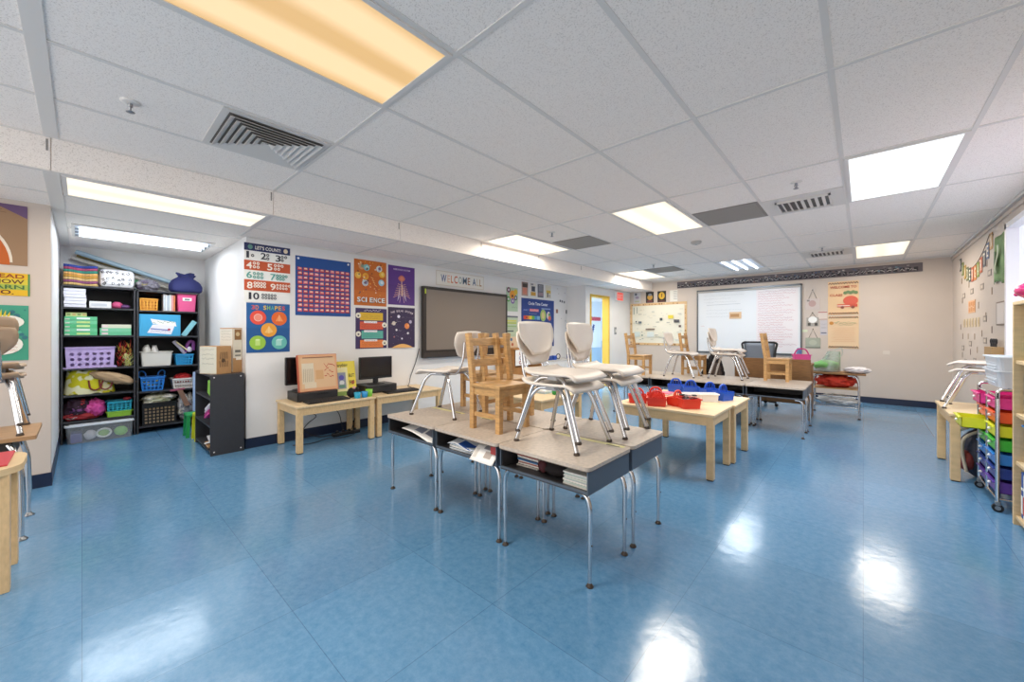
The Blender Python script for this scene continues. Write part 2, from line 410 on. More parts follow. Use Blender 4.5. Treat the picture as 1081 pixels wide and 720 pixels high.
# door opening, yellow steel frame, corridor behind
M_YEL = mat('yellow_door_frame', '#d9b23a', .35)
t = MB()
for y0, y1 in ((D0-.05, D0), (D1, D1+.05)): t.box(DOORX-.15, DOORX+.012, y0, y1, 0, DH+.05, M_YEL)
t.box(DOORX-.15, DOORX+.012, D0, D1, DH, DH+.05, M_YEL)
struct('door_1', t, 'yellow steel frame of the open doorway')
t = MB(); HX = -6.3
t.box(HX-.1, HX, 6.5, 12.0, 0, 2.4, mat('pale_blue_corridor_wall', '#dfe8ee', .6)); t.box(HX, DOORX-.14, 12.0, 12.1, 0, 2.4, mat('pale_blue_corridor_wall', '#dfe8ee', .6))
t.box(HX, LEFT-.14, 6.4, 6.5, 0, 2.4, M_WALL); t.box(DOORX-.14, DOORX-.02, BACK+.14, 12.0, 0, 2.4, M_WALL)
t.box(HX+.001, HX+.01, 6.5, 12.0, 0, .95, mat('blue_corridor_dado', '#a6c4d8', .5))
struct('wall_corridor', t, 'pale blue corridor walls beyond the doorway')
struct('ceiling_corridor', MB().box(HX, DOORX-.0, 6.4, 12.0, 2.2, 2.24, M_TILE))
struct('floor_corridor', MB().box(HX, -7.0+2.9, BACK+.14, 12.1, -.1, -.001, M_FLOOR))
o = MB(); o.box(-5.6, -5.0, 7.6, 8.8, 2.185, 2.1995, M_TEE); r = tag(o.build('corridor_light', loc=(-5.3, 8.2, 2.185)), 'lit ceiling light seen in the corridor through the doorway', 'ceiling light')
o = MB(); o.box(-5.57, -5.03, 7.63, 8.77, 2.18, 2.1855, mat('corridor_lens', '#fff6c8', .5, emit=2.2)); q = o.build('lens', r, loc=(-5.3, 8.2, 2.185)); q.location = (0,0,0)
ld = bpy.data.lights.new('corridor_lamp', 'AREA'); ld.shape = 'RECTANGLE'; ld.size = .5; ld.size_y = 1.1; ld.energy = 30; lo = bpy.data.objects.new('corridor_lamp', ld); C.objects.link(lo); lo.parent = r; lo.location = (0,0,-.02); ld.energy = 110
# notice board with red paper trim on the corridor wall
s = Sheet(lambda u, v, d: (HX+.012+d, 9.75+u, .75+v), 1.5, .95, '#e9f0f6')
for k in range(12): s.disc(.1+k*.118, .9, .07, '#c8424f', n=10)
for k in range(9): s.poly([(.8+.06*math.cos(k*2.1)+.02*k, .25+.05*k), (.95+.02*k, .28+.05*k), (.86+.02*k, .38+.045*k)], '#27417e')
s.done('notice_board', 'pale board with red paper trim in the corridor beyond the doorway', 'notice board')

# ================================================================== CEILING FITTINGS
def lamp(root, loc, sx, sy, watts, col):
    l = bpy.data.lights.new('lamp', 'AREA'); l.shape = 'RECTANGLE'; l.size = sx; l.size_y = sy; l.energy = watts; l.color = col
    o = bpy.data.objects.new('lamp', l); C.objects.link(o); o.parent = root; o.location = loc
def lens_mat(name, c1, c2, strength, axis):
    m = bpy.data.materials.new(name); m.use_nodes = True; nt = m.node_tree; N = nt.nodes.new; L = nt.links.new
    b = nt.nodes['Principled BSDF']; b.inputs['Base Color'].default_value = (.2, .2, .19, 1); b.inputs['Roughness'].default_value = .4
    tc = N('ShaderNodeTexCoord'); w = N('ShaderNodeTexWave'); w.bands_direction = axis; w.inputs['Scale'].default_value = 1.05; w.inputs['Distortion'].default_value = .6; w.inputs['Detail'].default_value = 2  # wave bands paint the glow of hidden tubes into the lens emission
    L(tc.outputs['Object'], w.inputs['Vector']); r = N('ShaderNodeValToRGB'); L(w.outputs['Fac'], r.inputs[0])
    r.color_ramp.elements[0].position = .1; r.color_ramp.elements[1].position = .75
    r.color_ramp.elements[0].color = (*lin(c1), 1); r.color_ramp.elements[1].color = (*lin(c2), 1)
    L(r.outputs[0], b.inputs['Emission Color']); b.inputs['Emission Strength'].default_value = strength
    return m
LENS = {'amber': lens_mat('amber_lens', '#deb068', '#fcd8a2', .86, 'X'), 'warm': lens_mat('warm_lens', '#ffeed2', '#fff7e6', .90, 'X'),  # amber is the emission colour only; all lenses share one base colour
        'pale': lens_mat('pale_warm_lens', '#fff1d6', '#fff9ea', .90, 'X'), 'cool': lens_mat('cool_lens', '#eef6fa', '#f6fbff', 1.1, 'X')}
def light(x0, x1, y0, y1, z, kind, label, watts, col, tubes=False):
    cx, cy = (x0+x1)/2, (y0+y1)/2; hx, hy = (x1-x0)/2, (y1-y0)/2
    r = thing('ceiling_light', label, 'ceiling light', (cx, cy, z), 0, 'recessed ceiling lights')
    f = MB(); e = .022
    for a in ((-hx, hx, -hy, -hy+e), (-hx, hx, hy-e, hy), (-hx, -hx+e, -hy+e, hy-e), (hx-e, hx, -hy+e, hy-e)): f.box(*a, -.012, -.0005, M_TEE)
    f.build('frame', r)
    if tubes:
        MB().box(-hx+e, hx-e, -hy+e, hy-e, -.004, -.0015, mat('white_reflector', '#dfe8f2', .3)).build('reflector', r)
        for k in (-1, 0, 1):
            MB().tube([(k*hx*.55, -hy+.05, -.017), (k*hx*.55, hy-.05, -.017)], .0125, mat('cool_tube', '#eaf3ff', .5, emit=3.0), 10).build('tube', r)
            d = MB(); d.box(k*hx*.55-.05, k*hx*.55-.046, -hy+e, hy-e, -.02, -.004, M_STEEL); d.build('louvre', r)
    else:
        MB().box(-hx+e, hx-e, -hy+e, hy-e, -.008, -.002, LENS[kind]).build('lens', r)
    lamp(r, (0, 0, -.04), 2*hx-.08, 2*hy-.08, watts, col)
    return r
WARM, COOL = (1, .90, .77), (.90, .96, 1.0)
g = .012
def cell(i, j): return (TX[i]-.5996+g, TX[i]-g, TY[j]+g, TY[j+1]-g)       # i = line index from F-3, j from T-2
light(*cell(3, 2), CEIL, 'amber', 'large amber ceiling light nearest the viewer, beside the square louvred diffuser', LAMP_W, WARM)
light(*cell(6, 5), CEIL, 'warm', 'warm ceiling light close against the ceiling step, above the interactive display', LAMP_W, WARM)
light(*cell(3, 5), CEIL, 'warm', 'warm ceiling light in the middle of the room, next to the grey return panel', LAMP_W, WARM)
light(*cell(0, 5), CEIL, 'cool', 'large bright bluish-white ceiling light on the right, nearest the right wall', LAMP_C, COOL)
light(*cell(6, 8), CEIL, 'pale', 'far warm ceiling light by the bulletin board end of the step', LAMP_W*.7, WARM)
light(*cell(3, 8), CEIL, 'cool', 'far cool ceiling light with bare tubes above the whiteboard', LAMP_C*.6, COOL, True)
light(*cell(0, 8), CEIL, 'pale', 'far warm ceiling light near the back right corner', LAMP_W*.7, WARM)
light(-4.27, -3.745, TY[2]+.04, TY[3]-.02, LOW, 'warm', 'long warm light in the lower ceiling beside the ceiling step', LAMP_W*.45, WARM)
light(-6.0, -5.36, TY[2]+.06, 1.0, LOW, 'cool', 'cool white light with bare tubes in the ceiling over the black shelves', LAMP_C*.42, COOL, True)
# square louvred diffusers
def diffuser(cx, cy, hx, hy, n, label, group=None):
    r = thing('air_diffuser', label, 'air vent', (cx, cy, CEIL), 0, group)
    dk = mat('vent_shadow', '#6a6662', .8)
    f = MB(); f.box(-hx, hx, -hy, hy, -.006, -.001, mat('vent_white', '#dcd8d3', .45)); f.build('frame', r)
    MB().box(-hx+.035, hx-.035, -hy+.035, hy-.035, -.008, -.0062, dk).build('throat', r)
    v = MB(); vm = mat('vent_white', '#dcd8d3', .45)
    for k in range(n):
        q = 1 - (k+.15)/(n+.2); a, b = (hx-.035)*q, (hy-.035)*q; w = .78*(hx-.035)/n
        for (x0, y0, x1, y1) in ((-a,-b,a,-b), (a,-b,a,b), (a,b,-a,b), (-a,b,-a,-b)):
            c = Vector(((x0+x1)/2, (y0+y1)/2, 0)); inn = -c.normalized()*w
            if c.length < .01: continue
            p = [Vector((x0,y0,-.024)), Vector((x1,y1,-.024)), Vector((x1,y1,-.009))+inn+(Vector((x0,y0,0))-Vector((x1,y1,0))).normalized()*w, Vector((x0,y0,-.009))+inn+(Vector((x1,y1,0))-Vector((x0,y0,0))).normalized()*w]
            v.add([q_[:] for q_ in p]+[(q_+Vector((0,0,.003)))[:] for q_ in p], [(0,1,2,3), (7,6,5,4), (0,4,5,1), (2,6,7,3), (1,5,6,2), (3,7,4,0)], vm)
    v.build('vane', r)
diffuser(-2.815, .79, .285, .285, 7, 'large white square louvred air diffuser beside the amber light')
def supply(cx, cy, label):
    r = thing('supply_vent', label, 'air vent', (cx, cy, CEIL), 0, 'small supply vents')
    vm = mat('vent_white', '#dcd8d3', .45)
    MB().box(-.29, .29, -.29, .29, -.005, -.001, vm).build('panel', r)
    MB().box(-.19, .19, -.17, .17, -.010, -.0052, mat('vent_shadow', '#6a6662', .8)).build('throat', r)
    s_ = MB()
    for a in ((-.2,.2,-.185,-.17), (-.2,.2,.17,.185), (-.2,-.185,-.185,.185), (.185,.2,-.185,.185)): s_.box(*a, -.022, -.005, vm)
    for k in range(7): s_.obox((-.15+.05*k, 0, -.016), (.028, .34, .003), vm, ry=.7 if k < 3 else -.7)
    s_.build('vane', r)
supply(-.41, 4.5, 'small white louvred supply vent in front of the large bluish light')
supply(-.41, 7.55, 'small white louvred supply vent near the far right light')
for x, y, lb in ((-1.01, 4.45, 'grey return air grille beside the middle warm light'), (-2.8, 4.5, 'grey return air grille between the step light and the middle light'), (-2.82, 7.45, 'grey return air grille next to the farthest left light')):
    r = thing('return_grille', lb, 'air vent', (x, y, CEIL), 0, 'grey return grilles')
    MB().box(-.285, .285, -.285, .285, -.006, -.001, mat('grille_grey', '#8d8985', .6)).build('frame', r)
    s_ = MB()
    for k in range(26): s_.box(-.265, .265, -.262+k*.021, -.253+k*.021, -.010, -.006, mat('grille_bar', '#a5a19c', .5))
    s_.build('bars', r)
for x, y, lb in ((-2.85, .17, 'sprinkler head nearest the viewer, left of the square diffuser'), (-.40, 3.84, 'sprinkler head in front of the supply vent on the right'), (-2.77, 3.78, 'sprinkler head near the step light'),
                 (-.43, 7.0, 'sprinkler head in front of the far supply vent'), (-2.74, 6.75, 'sprinkler head in front of the far return grille')):
    r = thing('fire_sprinkler', lb, 'sprinkler', (x, y, CEIL), 0, 'ceiling sprinklers')
    MB().lathe([(.04, 0), (.04, -.004), (.028, -.008), (.012, -.011), (.001, -.011)], (0,0,0), M_TEE).build('escutcheon', r)
    h = MB(); h.lathe([(.010, -.01), (.010, -.028), (.004, -.03), (.004, -.05)], (0,0,0), M_STEEL, 10)
    h.bar((-.012, 0, -.025), (-.004, 0, -.052), .004, .004, M_STEEL); h.bar((.012, 0, -.025), (.004, 0, -.052), .004, .004, M_STEEL); h.build('head', r)
    MB().lathe([(.003, -.05), (.018, -.053), (.018, -.056), (.001, -.057)], (0,0,0), M_STEEL).build('deflector', r)
r = thing('smoke_detector', 'round smoke detector in the middle of the ceiling', 'smoke detector', (-1.64, 5.45, CEIL))
MB().lathe([(.065, 0), (.065, -.02), (.05, -.035), (.02, -.042), (.001, -.042)], (0,0,0), mat('detector_grey', '#b9b5b0', .5)).build('housing', r)
MB().lathe([(.012, -.04), (.012, -.046), (.001, -.047)], (0,0,0), M_STEEL, 12).build('sensor', r)

# ================================================================== FURNITURE
# ---- open-front student desk: local origin on the floor under its centre, open side towards -y
DW, DD, DZ = .59, .45, .575
def make_desk(label, h=DZ, group='grey student desks'):
    r = thing('student_desk', label, 'desk', (0,0,0), 0, group)
    t = MB(); t.prism(rrect(-DW/2, DW/2, -DD/2, DD/2, .03), h-.018, h, M_LAM)
    t.build('desktop', r)
    e = MB(); e.prism(rrect(-DW/2+.001, DW/2-.001, -DD/2+.001, DD/2-.001, .03), h-.022, h-.0175, M_EDGE); e.build('edge_band', r)
    b = MB(); zt, zb = h-.022, h-.135; x, y0, y1 = DW/2-.012, -DD/2+.012, DD/2-.012
    b.box(-x, -x+.006, y0, y1, zb, zt, M_GREY); b.box(x-.006, x, y0, y1, zb, zt, M_GREY)
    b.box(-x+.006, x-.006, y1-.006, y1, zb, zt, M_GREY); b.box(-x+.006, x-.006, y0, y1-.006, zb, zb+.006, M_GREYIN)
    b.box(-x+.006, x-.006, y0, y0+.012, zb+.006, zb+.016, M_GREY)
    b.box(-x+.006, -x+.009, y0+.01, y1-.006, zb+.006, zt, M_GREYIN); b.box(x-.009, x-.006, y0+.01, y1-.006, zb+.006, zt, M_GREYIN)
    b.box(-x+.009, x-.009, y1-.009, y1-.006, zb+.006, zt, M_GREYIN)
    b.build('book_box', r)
    for sx in (-1, 1):
        for sy in (-1, 1):
            l = MB(); X = sx*(DW/2-.018); Y = sy*(DD/2-.045)
            l.tube([(X-sx*.075, Y, zb-.006), (X-sx*.02, Y, zb-.012), (X, Y, zb-.075), (X-sx*.002, Y, .17)], .0125, M_CHROME, 10, fil=.04)
            l.tube([(X-sx*.002, Y, .19), (X-sx*.004, Y, .012)], .0095, M_CHROME, 10)
            lo = l.build('leg', r)
            f = MB(); f.lathe([(.017, 0), (.019, .004), (.012, .012), (.010, .02)], (X-sx*.004, Y, 0), M_FOOT, 12); f.build('foot', lo)
            k = MB(); k.ball((X+sx*.010, Y-.004, .20), .004, M_FOOT, 8); k.build('screw', lo)
    return r
DX = [-1.2325, -1.8275, -2.4225]
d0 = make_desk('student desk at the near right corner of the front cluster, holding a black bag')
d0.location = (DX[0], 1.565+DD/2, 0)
front_lab = {(1,0): 'middle student desk of the front row, papers spilling from its box', (2,0): 'student desk at the left end of the front row, one white paper inside',
             (0,1): 'student desk right behind the near right one, its grey side showing', (1,1): 'middle student desk of the second front row, under the wooden chairs',
             (2,1): 'student desk at the left end of the second row of the front cluster'}
for (i, j), lb in front_lab.items():
    copy_thing(d0, (DX[i], (1.565+DD/2) if j == 0 else 2.032+DD/2, 0), 0 if j == 0 else PI, lb)
BX = [-.78, -1.375, -1.97, -2.565]; BY = (5.43+DD/2, 5.897+DD/2)
nm = ['right end', 'second place', 'third place', 'left end']
for i in range(4):
    copy_thing(d0, (BX[i], BY[0], 0), 0, 'student desk at the %s of the near back row, counted from the right' % nm[i])
    copy_thing(d0, (BX[i], BY[1], 0), PI, 'student desk at the %s of the far back row, counted from the right' % nm[i])

# ---- moulded shell chair on splayed chrome legs, facing +x
def make_shell(label, group=None):
    r = thing('shell_chair', label, 'chair', (0,0,0), 0, group)
    def seat(u, v):
        x = -.17+.35*u; y = (v-.5)*(.325+.04*math.sin(PI*min(1, u*1.1)))
        q = abs(v-.5)*2
        z = .340 - .012*math.sin(PI*u)*(1-q*q) + .005*q**4
        if u > .84: z -= .55*(u-.84)**1.6
        if u < .15: z += .5*(.15-u)**2*2
        return (x, y, z)
    t = MB(); t.slab(seat, 18, 12, .015, M_SHELL); t.build('seat', r)
    def back(u, v):                                       # u across, v up
        hw = .088+.078*math.sin(min(1, v*1.35)*PI/2)-.10*max(0, v-.86)
        y = (u-.5)*2*hw; q = abs(u-.5)*2
        edge = (.008 if v > .5 else .03)*q**3*(1 if v > .5 else -1)
        return (-.205-.045*v+.035*q*q, y, .435+.205*v-edge*(abs(v-.5)*2))
    t = MB(); t.slab(back, 14, 10, .010, M_SHELL); t.build('backrest', r)
    for s in (-1, 1):
        u = MB(); u.tube([(-.04, s*.09, .318), (-.165, s*.095, .322), (-.205, s*.10, .37), (-.228, s*.095, .45), (-.238, s*.095, .56)], .0085, M_CHROME, 8, fil=.04)
        u.build('back_upright', r)
        for a, X in ((1, .205), (-1, -.205)):
            l = MB(); l.tube([(a*.03-.01, s*.10, .318), (a*.075-.01, s*.115, .316), (a*.115-.01, s*.135, .27), (X, s*.172, .012)], .0125, M_CHROME, 10, fil=.045)
            lo = l.build('leg', r)
            f = MB(); f.lathe([(.015, 0), (.017, .004), (.014, .012), (.011, .018)], (X, s*.172, 0), M_FOOT, 10); f.build('foot', lo)
    c = MB(); c.box(-.10, -.03, -.11, .11, .309, .328, M_STEEL); c.box(.0, .05, -.11, .11, .309, .328, M_STEEL)
    for s in (-1, 1): c.box(-.09, .05, s*.10-.012, s*.10+.012, .305, .324, M_STEEL)
    c.build('seat_frame', r)
    return r
s0 = make_shell('bone plastic chair, lower of the stack on the near right desk')
T = DZ
def chair(x, y, rz, lb, first=False, z=T, lift=0, dx=0):
    loc = (x+dx*math.cos(rz), y+dx*math.sin(rz), z+lift)
    if first: s0.location = loc; s0.rotation_euler = (0,0,rz); s0['label'] = lb; s0['group'] = 'plastic shell chairs put up on the desks'; return s0
    return copy_thing(s0, loc, rz, lb, 'plastic shell chairs put up on the desks')
UP = .058
chair(-1.29, 1.865, 0, 'bone plastic chair, lower of the stack on the near right desk', True)
chair(-1.29, 1.865, 0, 'bone plastic chair, upper of the stack on the near right desk', lift=UP, dx=.012)
chair(-1.25, 2.305, .04, 'bone plastic chair, lower of the stack just behind the nearest chair stack')
chair(-1.25, 2.305, .04, 'bone plastic chair, upper of the stack just behind the nearest chair stack', lift=UP, dx=.012)
chair(-2.42, 1.915, PI+.24, 'single plastic chair turned left on the left front desk, before the big display')
chair(-1.95, 5.86, 0, 'single plastic chair on the back desks between the bulletin board and whiteboard')
chair(-1.385, 5.98, 0, 'plastic chair on the back desks in front of the whiteboard, lower of two')
chair(-1.385, 5.98, 0, 'plastic chair on the back desks in front of the whiteboard, upper of two', lift=UP, dx=.012)

# ---- small wooden chair, facing +x
def make_wood(label):
    r = thing('wooden_chair', label, 'chair', (0,0,0), 0, 'small wooden chairs put up on the desks')
    t = MB(); t.box(-.125, .145, -.15, .15, .276, .296, M_WOOD, .004); t.build('seat', r)
    for s in (-1, 1):
        l = MB(); y = s*.128
        for z0, z1, x0, x1 in ((0, .30, -.118, -.118), (.30, .625, -.118, -.165)):
            l.bar((x0, y, z0), (x1, y, z1), .03, .036, M_WOOD, up=(1,0,0))
        l.build('rear_post', r)
        l = MB(); l.bar((.12, y, 0), (.12, y, .276), .032, .036, M_WOOD, up=(1,0,0)); l.build('front_leg', r)
        a = MB(); a.box(-.10, .104, y-.009, y+.009, .225, .275, M_WOOD); a.build('side_apron', r)
        q = MB(); q.box(-.10, .104, y-.008, y+.008, .085, .112, M_WOOD); q.build('side_stretcher', r)
    for x0, x1 in ((.112, .130), (-.126, -.110)):
        a = MB(); a.box(x0, x1, -.113, .113, .225, .275, M_WOOD); a.build('end_apron', r)
    for z, h in ((.565, .05), (.425, .05)):
        k = (z-.30)/.325; x = -.118-.047*k
        q = MB(); q.obox((x, 0, z), (.016, .228, h), M_WOOD, ry=-.143, bev=.003); q.build('back_slat', r)
    return r
w0 = make_wood('x')
wood = [(-1.795, 1.862, 0, T, 'nearest small wooden chair, on the middle front desk beside the stacked plastic chairs'),
        (-2.01, 2.18, PI/2, T, 'small wooden chair standing just behind the nearest wooden one, its back turned'),
        (-2.42, 2.315, PI, T, 'small wooden chair half hidden behind the single plastic chair before the big display'),
        (-2.55, 5.74, 0, T, 'small wooden chair on the left end of the back desks below the bulletin board'),
        (-1.90, 6.195, 0, T, 'small wooden chair on the far row of the back desks, behind the single plastic chair'),
        (-.84, 6.18, 0, T, 'small wooden chair at the right end of the back desks before the whiteboard')]
for k, (x, y, rz, z, lb) in enumerate(wood):
    o = w0 if k == 0 else copy_thing(w0, (x, y, z), rz)
    o.location = (x, y, z); o.rotation_euler = (0,0,rz); o['label'] = lb

# ---- maple classroom tables (world corners x0..x1, y0..y1)
def table(x0, x1, y0, y1, h, label, group='light wooden tables', inset=.012, leg=.055, ap=.075):
    cx, cy = (x0+x1)/2, (y0+y1)/2; hx, hy = (x1-x0)/2, (y1-y0)/2
    r = thing('wooden_table', label, 'table', (cx, cy, 0), 0, group)
    t = MB(); t.box(-hx, hx, -hy, hy, h-.022, h, M_TOPW, .004); t.build('tabletop', r)
    a = MB(); i = inset+leg*.3
    for s in (-1, 1):
        a.box(-hx+inset+leg, hx-inset-leg, s*(hy-i)-.010, s*(hy-i)+.010, h-.022-ap, h-.0225, M_WOOD2)
        a.box(s*(hx-i)-.010, s*(hx-i)+.010, -hy+inset+leg, hy-inset-leg, h-.022-ap, h-.0225, M_WOOD2)
    a.build('apron', r)
    for sx in (-1, 1):
        for sy in (-1, 1):
            X, Y = sx*(hx-inset-leg/2), sy*(hy-inset-leg/2); l = MB()
            l.box(X-leg/2, X+leg/2, Y-leg/2, Y+leg/2, .008, h-.0225, M_WOOD2, .004); lo = l.build('leg', r)
            f = MB(); f.box(X-leg/2+.004, X+leg/2-.004, Y-leg/2+.004, Y+leg/2-.004, 0, .009, M_FOOT); f.build('foot_pad', lo)
    return r
TH = .54
table(-1.76, -.885, 3.40, 3.985, TH, 'light wooden table with the red baskets, just behind the front desks')
table(-1.74, -.86, 3.99, 4.58, TH, 'light wooden table with the blue baskets, behind the red basket table')
table(-3.25, -2.33, 3.0, 3.77, TH, 'light wooden table half hidden behind the stacked chairs, near the bookshelf')
table(-4.735, -4.12, 1.41, 2.25, .475, 'low wooden computer table on the left with the propped game box')
table(-4.735, -4.13, 2.265, 3.20, .475, 'low wooden computer table on the right with the upright monitor')
table(.515, 1.02, 4.72, 5.55, .55, 'low wooden table against the right wall, beside the rainbow drawer cart')
# two more plastic chairs stacked on the right table, facing left
copy_thing(s0, (.755, 5.12, .55), PI-.2, 'plastic chair with chrome legs on the right wall table, lower of two', 'plastic chairs on the right table')
copy_thing(s0, (.755-.012, 5.12, .55+UP), PI-.2, 'plastic chair with chrome legs on the right wall table, upper of two', 'plastic chairs on the right table')
# teacher desk behind the back cluster
r = thing('teacher_desk', 'brown teacher desk with a tall modesty panel, in front of the whiteboard', 'desk', (-.98, 6.92, 0))
t = MB(); t.box(-.47, .45, -.25, .25, .74, .765, M_DESK, .004); t.build('desktop', r)
t = MB(); t.box(-.47, .45, -.27, -.25, .22, .835, M_DESK, .003); t.build('modesty_panel', r)
for s in (-1, 1): MB().box(s*.44-.02, s*.44+.0, -.245, .245, 0, .74, M_DESK).build('side_panel', r)
# office chair behind it
r = thing('office_chair', 'black mesh office chair behind the teacher desk', 'chair', (-1.33, 7.80, 0))
t = MB(); t.tube([(-.24, .0, .93), (-.26, .02, 1.02), (-.22, .03, 1.045), (.22, .03, 1.045), (.26, .02, 1.02), (.24, .0, .93), (.20, -.02, .58), (-.20, -.02, .58), (-.24, .0, .93)], .018, M_PLBLACK, 8, fil=.04); t.build('back_frame', r)
t = MB(); t.slab(lambda u, v: (-.20-.03*v+(.40+.06*v)*u, .0+.03*v-.03*math.sin(PI*u), .59+.44*v), 10, 8, .006, mat('grey_mesh', '#7f8792', .7)); t.build('back_mesh', r)
t = MB(); t.box(-.24, .24, -.44, .02, .44, .50, M_PLBLACK, .02); t.build('seat', r)
t = MB(); t.tube([(0, -.2, .44), (0, -.2, .10)], .03, M_PLBLACK); t.build('gas_post', r)
for k in range(5):
    a = 2*PI*k/5; t = MB(); t.bar((0, -.2, .09), (.28*math.cos(a), -.2+.28*math.sin(a), .07), .04, .03, M_PLBLACK); q = t.build('base_arm', r)
    t = MB(); t.ball((.28*math.cos(a), -.2+.28*math.sin(a), .028), .028, M_PLBLACK, 10); t.build('caster', q)

# ---- chrome framed side table at the back right, with a child's chair under it
r = thing('side_table', 'small table with chrome tube legs at the back wall, heaped with bags', 'table', (-.30, 7.42, 0))
t = MB(); t.box(-.30, .33, -.24, .24, .612, .632, M_DESK, .003); t.build('tabletop', r)
for s in (-1, 1):
    for q in (-1, 1):
        l = MB(); l.tube([(s*.14, q*.19, .60), (s*.22, q*.19, .60), (s*.255, q*.20, .50), (s*.26, q*.21, .012)], .013, M_CHROME, 10, fil=.06); lo = l.build('leg', r)
        MB().lathe([(.016, 0), (.016, .012), (.011, .02)], (s*.26, q*.21, 0), M_FOOT, 10).build('foot', lo)
t = MB(); t.box(-.24, .24, -.20, .20, .40, .416, M_WOOD, .003); t.build('under_shelf', r)
t = MB(); t.tube([(-.255, -.205, .30), (.255, -.205, .30)], .008, M_CHROME, 8); t.build('rail', r)
for q in (-.12, 0, .12): t = MB(); t.tube([(-.255, q, .14), (.255, q, .14)], .008, M_CHROME, 8); t.build('low_rail', r)
for q in (-.255, .255): t = MB(); t.tube([(q, -.205, .14), (q, .205, .14)], .008, M_CHROME, 8); t.build('low_rail', r)

# ================================================================== ON AND IN THE FRONT DESKS
BZ = DZ-.135+.006
def sheet_stack(name, label, cat, x, y, z, w, d, n, cols, rnd, group=None, rz=0):
    m = MB()
    for k in range(n): m.obox((x+rnd.uniform(-.008, .008), y+rnd.uniform(-.008, .008), z+.004+.008*k), (w, d, .0072), P(cols[k % len(cols)]), rz=rz+rnd.uniform(-.05, .05))
    return tag(m.build(name, loc=(x, y, z)), label, cat, group)
R = random.Random(3)
sheet_stack('workbook', 'pile of thin white workbooks at the right in the near right desk', 'books', -1.04, 1.75, BZ, .15, .26, 8, ['#e8e6df', '#c9d6cf', '#f2efe8', '#b9c4c9', '#dfe4d6'], R)
sheet_stack('workbook', 'pile of books with a blue one on top behind the black bag', 'books', -1.40, 1.80, BZ, .15, .24, 9, ['#cfc9bf', '#e9e6df', '#a83a35', '#d8d3ca', '#3f74a8'], R)
b = thing('drawstring_bag', 'crumpled black cloth bag inside the near right desk', 'bag', (-1.195, 1.70, BZ))
m = MB(); m.ball((0, 0, .043), .088, mat('black_cloth', '#1c1416', .85), 18, (1.05, .9, .47), .10, 4); m.build('body', b)
m = MB(); m.ball((-.07, -.055, .045), .030, mat('dark_maroon_cloth', '#45151b', .8), 12, (1, .6, 1.1), .1, 5); m.build('cuff', b)
def paper(name, label, fn, mt, marks=None, cat='paper'):
    m = MB(); m.slab(fn, 10, 8, .0022, mt)
    for (a, b_, c, d, col) in (marks or []):
        m.grid(lambda u, v: tuple(Vector(fn(a+(b_-a)*u, c+(d-c)*v))+Vector((0, -.0016, .0016))), 3, 3, P(col))
    o = m.build(name, loc=fn(.5, .5)); return tag(o, label, cat)
paper('loose_sheet', 'white booklet hanging over the lip of the middle front desk', lambda u, v: (-1.75+.19*u, 1.70-.145*v, BZ+.085-.03*v-.055*max(0, v-.55)/.45), M_PAPER, [(.35, .7, .3, .6, '#8d8f96'), (.5, .8, .65, .85, '#b3a8a0'), (.05, .2, .1, .9, '#d8d4cc')])
paper('loose_sheet', 'blue and white booklet lying in the middle front desk', lambda u, v: (-2.0+.22*u, 1.72-.13*v, BZ+.062-.02*v+.012*math.sin(5*u)), mat('bright_paper', '#e9edf3', .6), [(.45, .95, .45, .95, '#2d58a8'), (.1, .35, .1, .5, '#6d7c90')])
sheet_stack('workbook', 'small pile of papers under the booklets in the middle front desk', 'papers', -1.87, 1.73, BZ, .26, .24, 5, ['#e8e6df', '#cfd6dd', '#f2efe8'], R)
o = MB(); o.box(-1.600, -1.553, 1.585, 1.60, BZ+.055, BZ+.105, P('#a33a36')); tag(o.build('red_tab', loc=(-1.577, 1.59, BZ+.05)), 'red tab card at the right end of the middle front desk', 'card')
paper('loose_sheet', 'white printed sheet drooping out of the left front desk', lambda u, v: (-2.53+.36*u, 1.72-.135*v, BZ+.075-.045*u*v-.022*v+.01*math.sin(4*u)), M_PAPER, [(.35, .6, .4, .8, '#9298a8'), (.65, .9, .3, .7, '#7d8290'), (.1, .3, .2, .5, '#c9ccd4')])
# yellow tape strips on the desk tops
for k, (x0, x1, y) in enumerate(((-1.42, -.97, 1.990), (-2.10, -1.98, 1.990), (-2.68, -2.30, 1.985))):
    m = MB(); m.box(x0, x1, y-.016, y+.016, DZ, DZ+.0012, mat('pale_yellow_tape', '#e3dc9b', .5)); m.box(x1-.10, x1-.02, y-.020, y-.010, DZ+.0012, DZ+.0016, mat('tape_mark', '#6f6a52'))
    tag(m.build('name_strip', loc=((x0+x1)/2, y, DZ)), ['pale yellow name strip at the back edge of the near right desk', 'pale yellow name strip at the back edge of the middle front desk', 'pale yellow name strip at the back edge of the left front desk'][k], 'label strip')

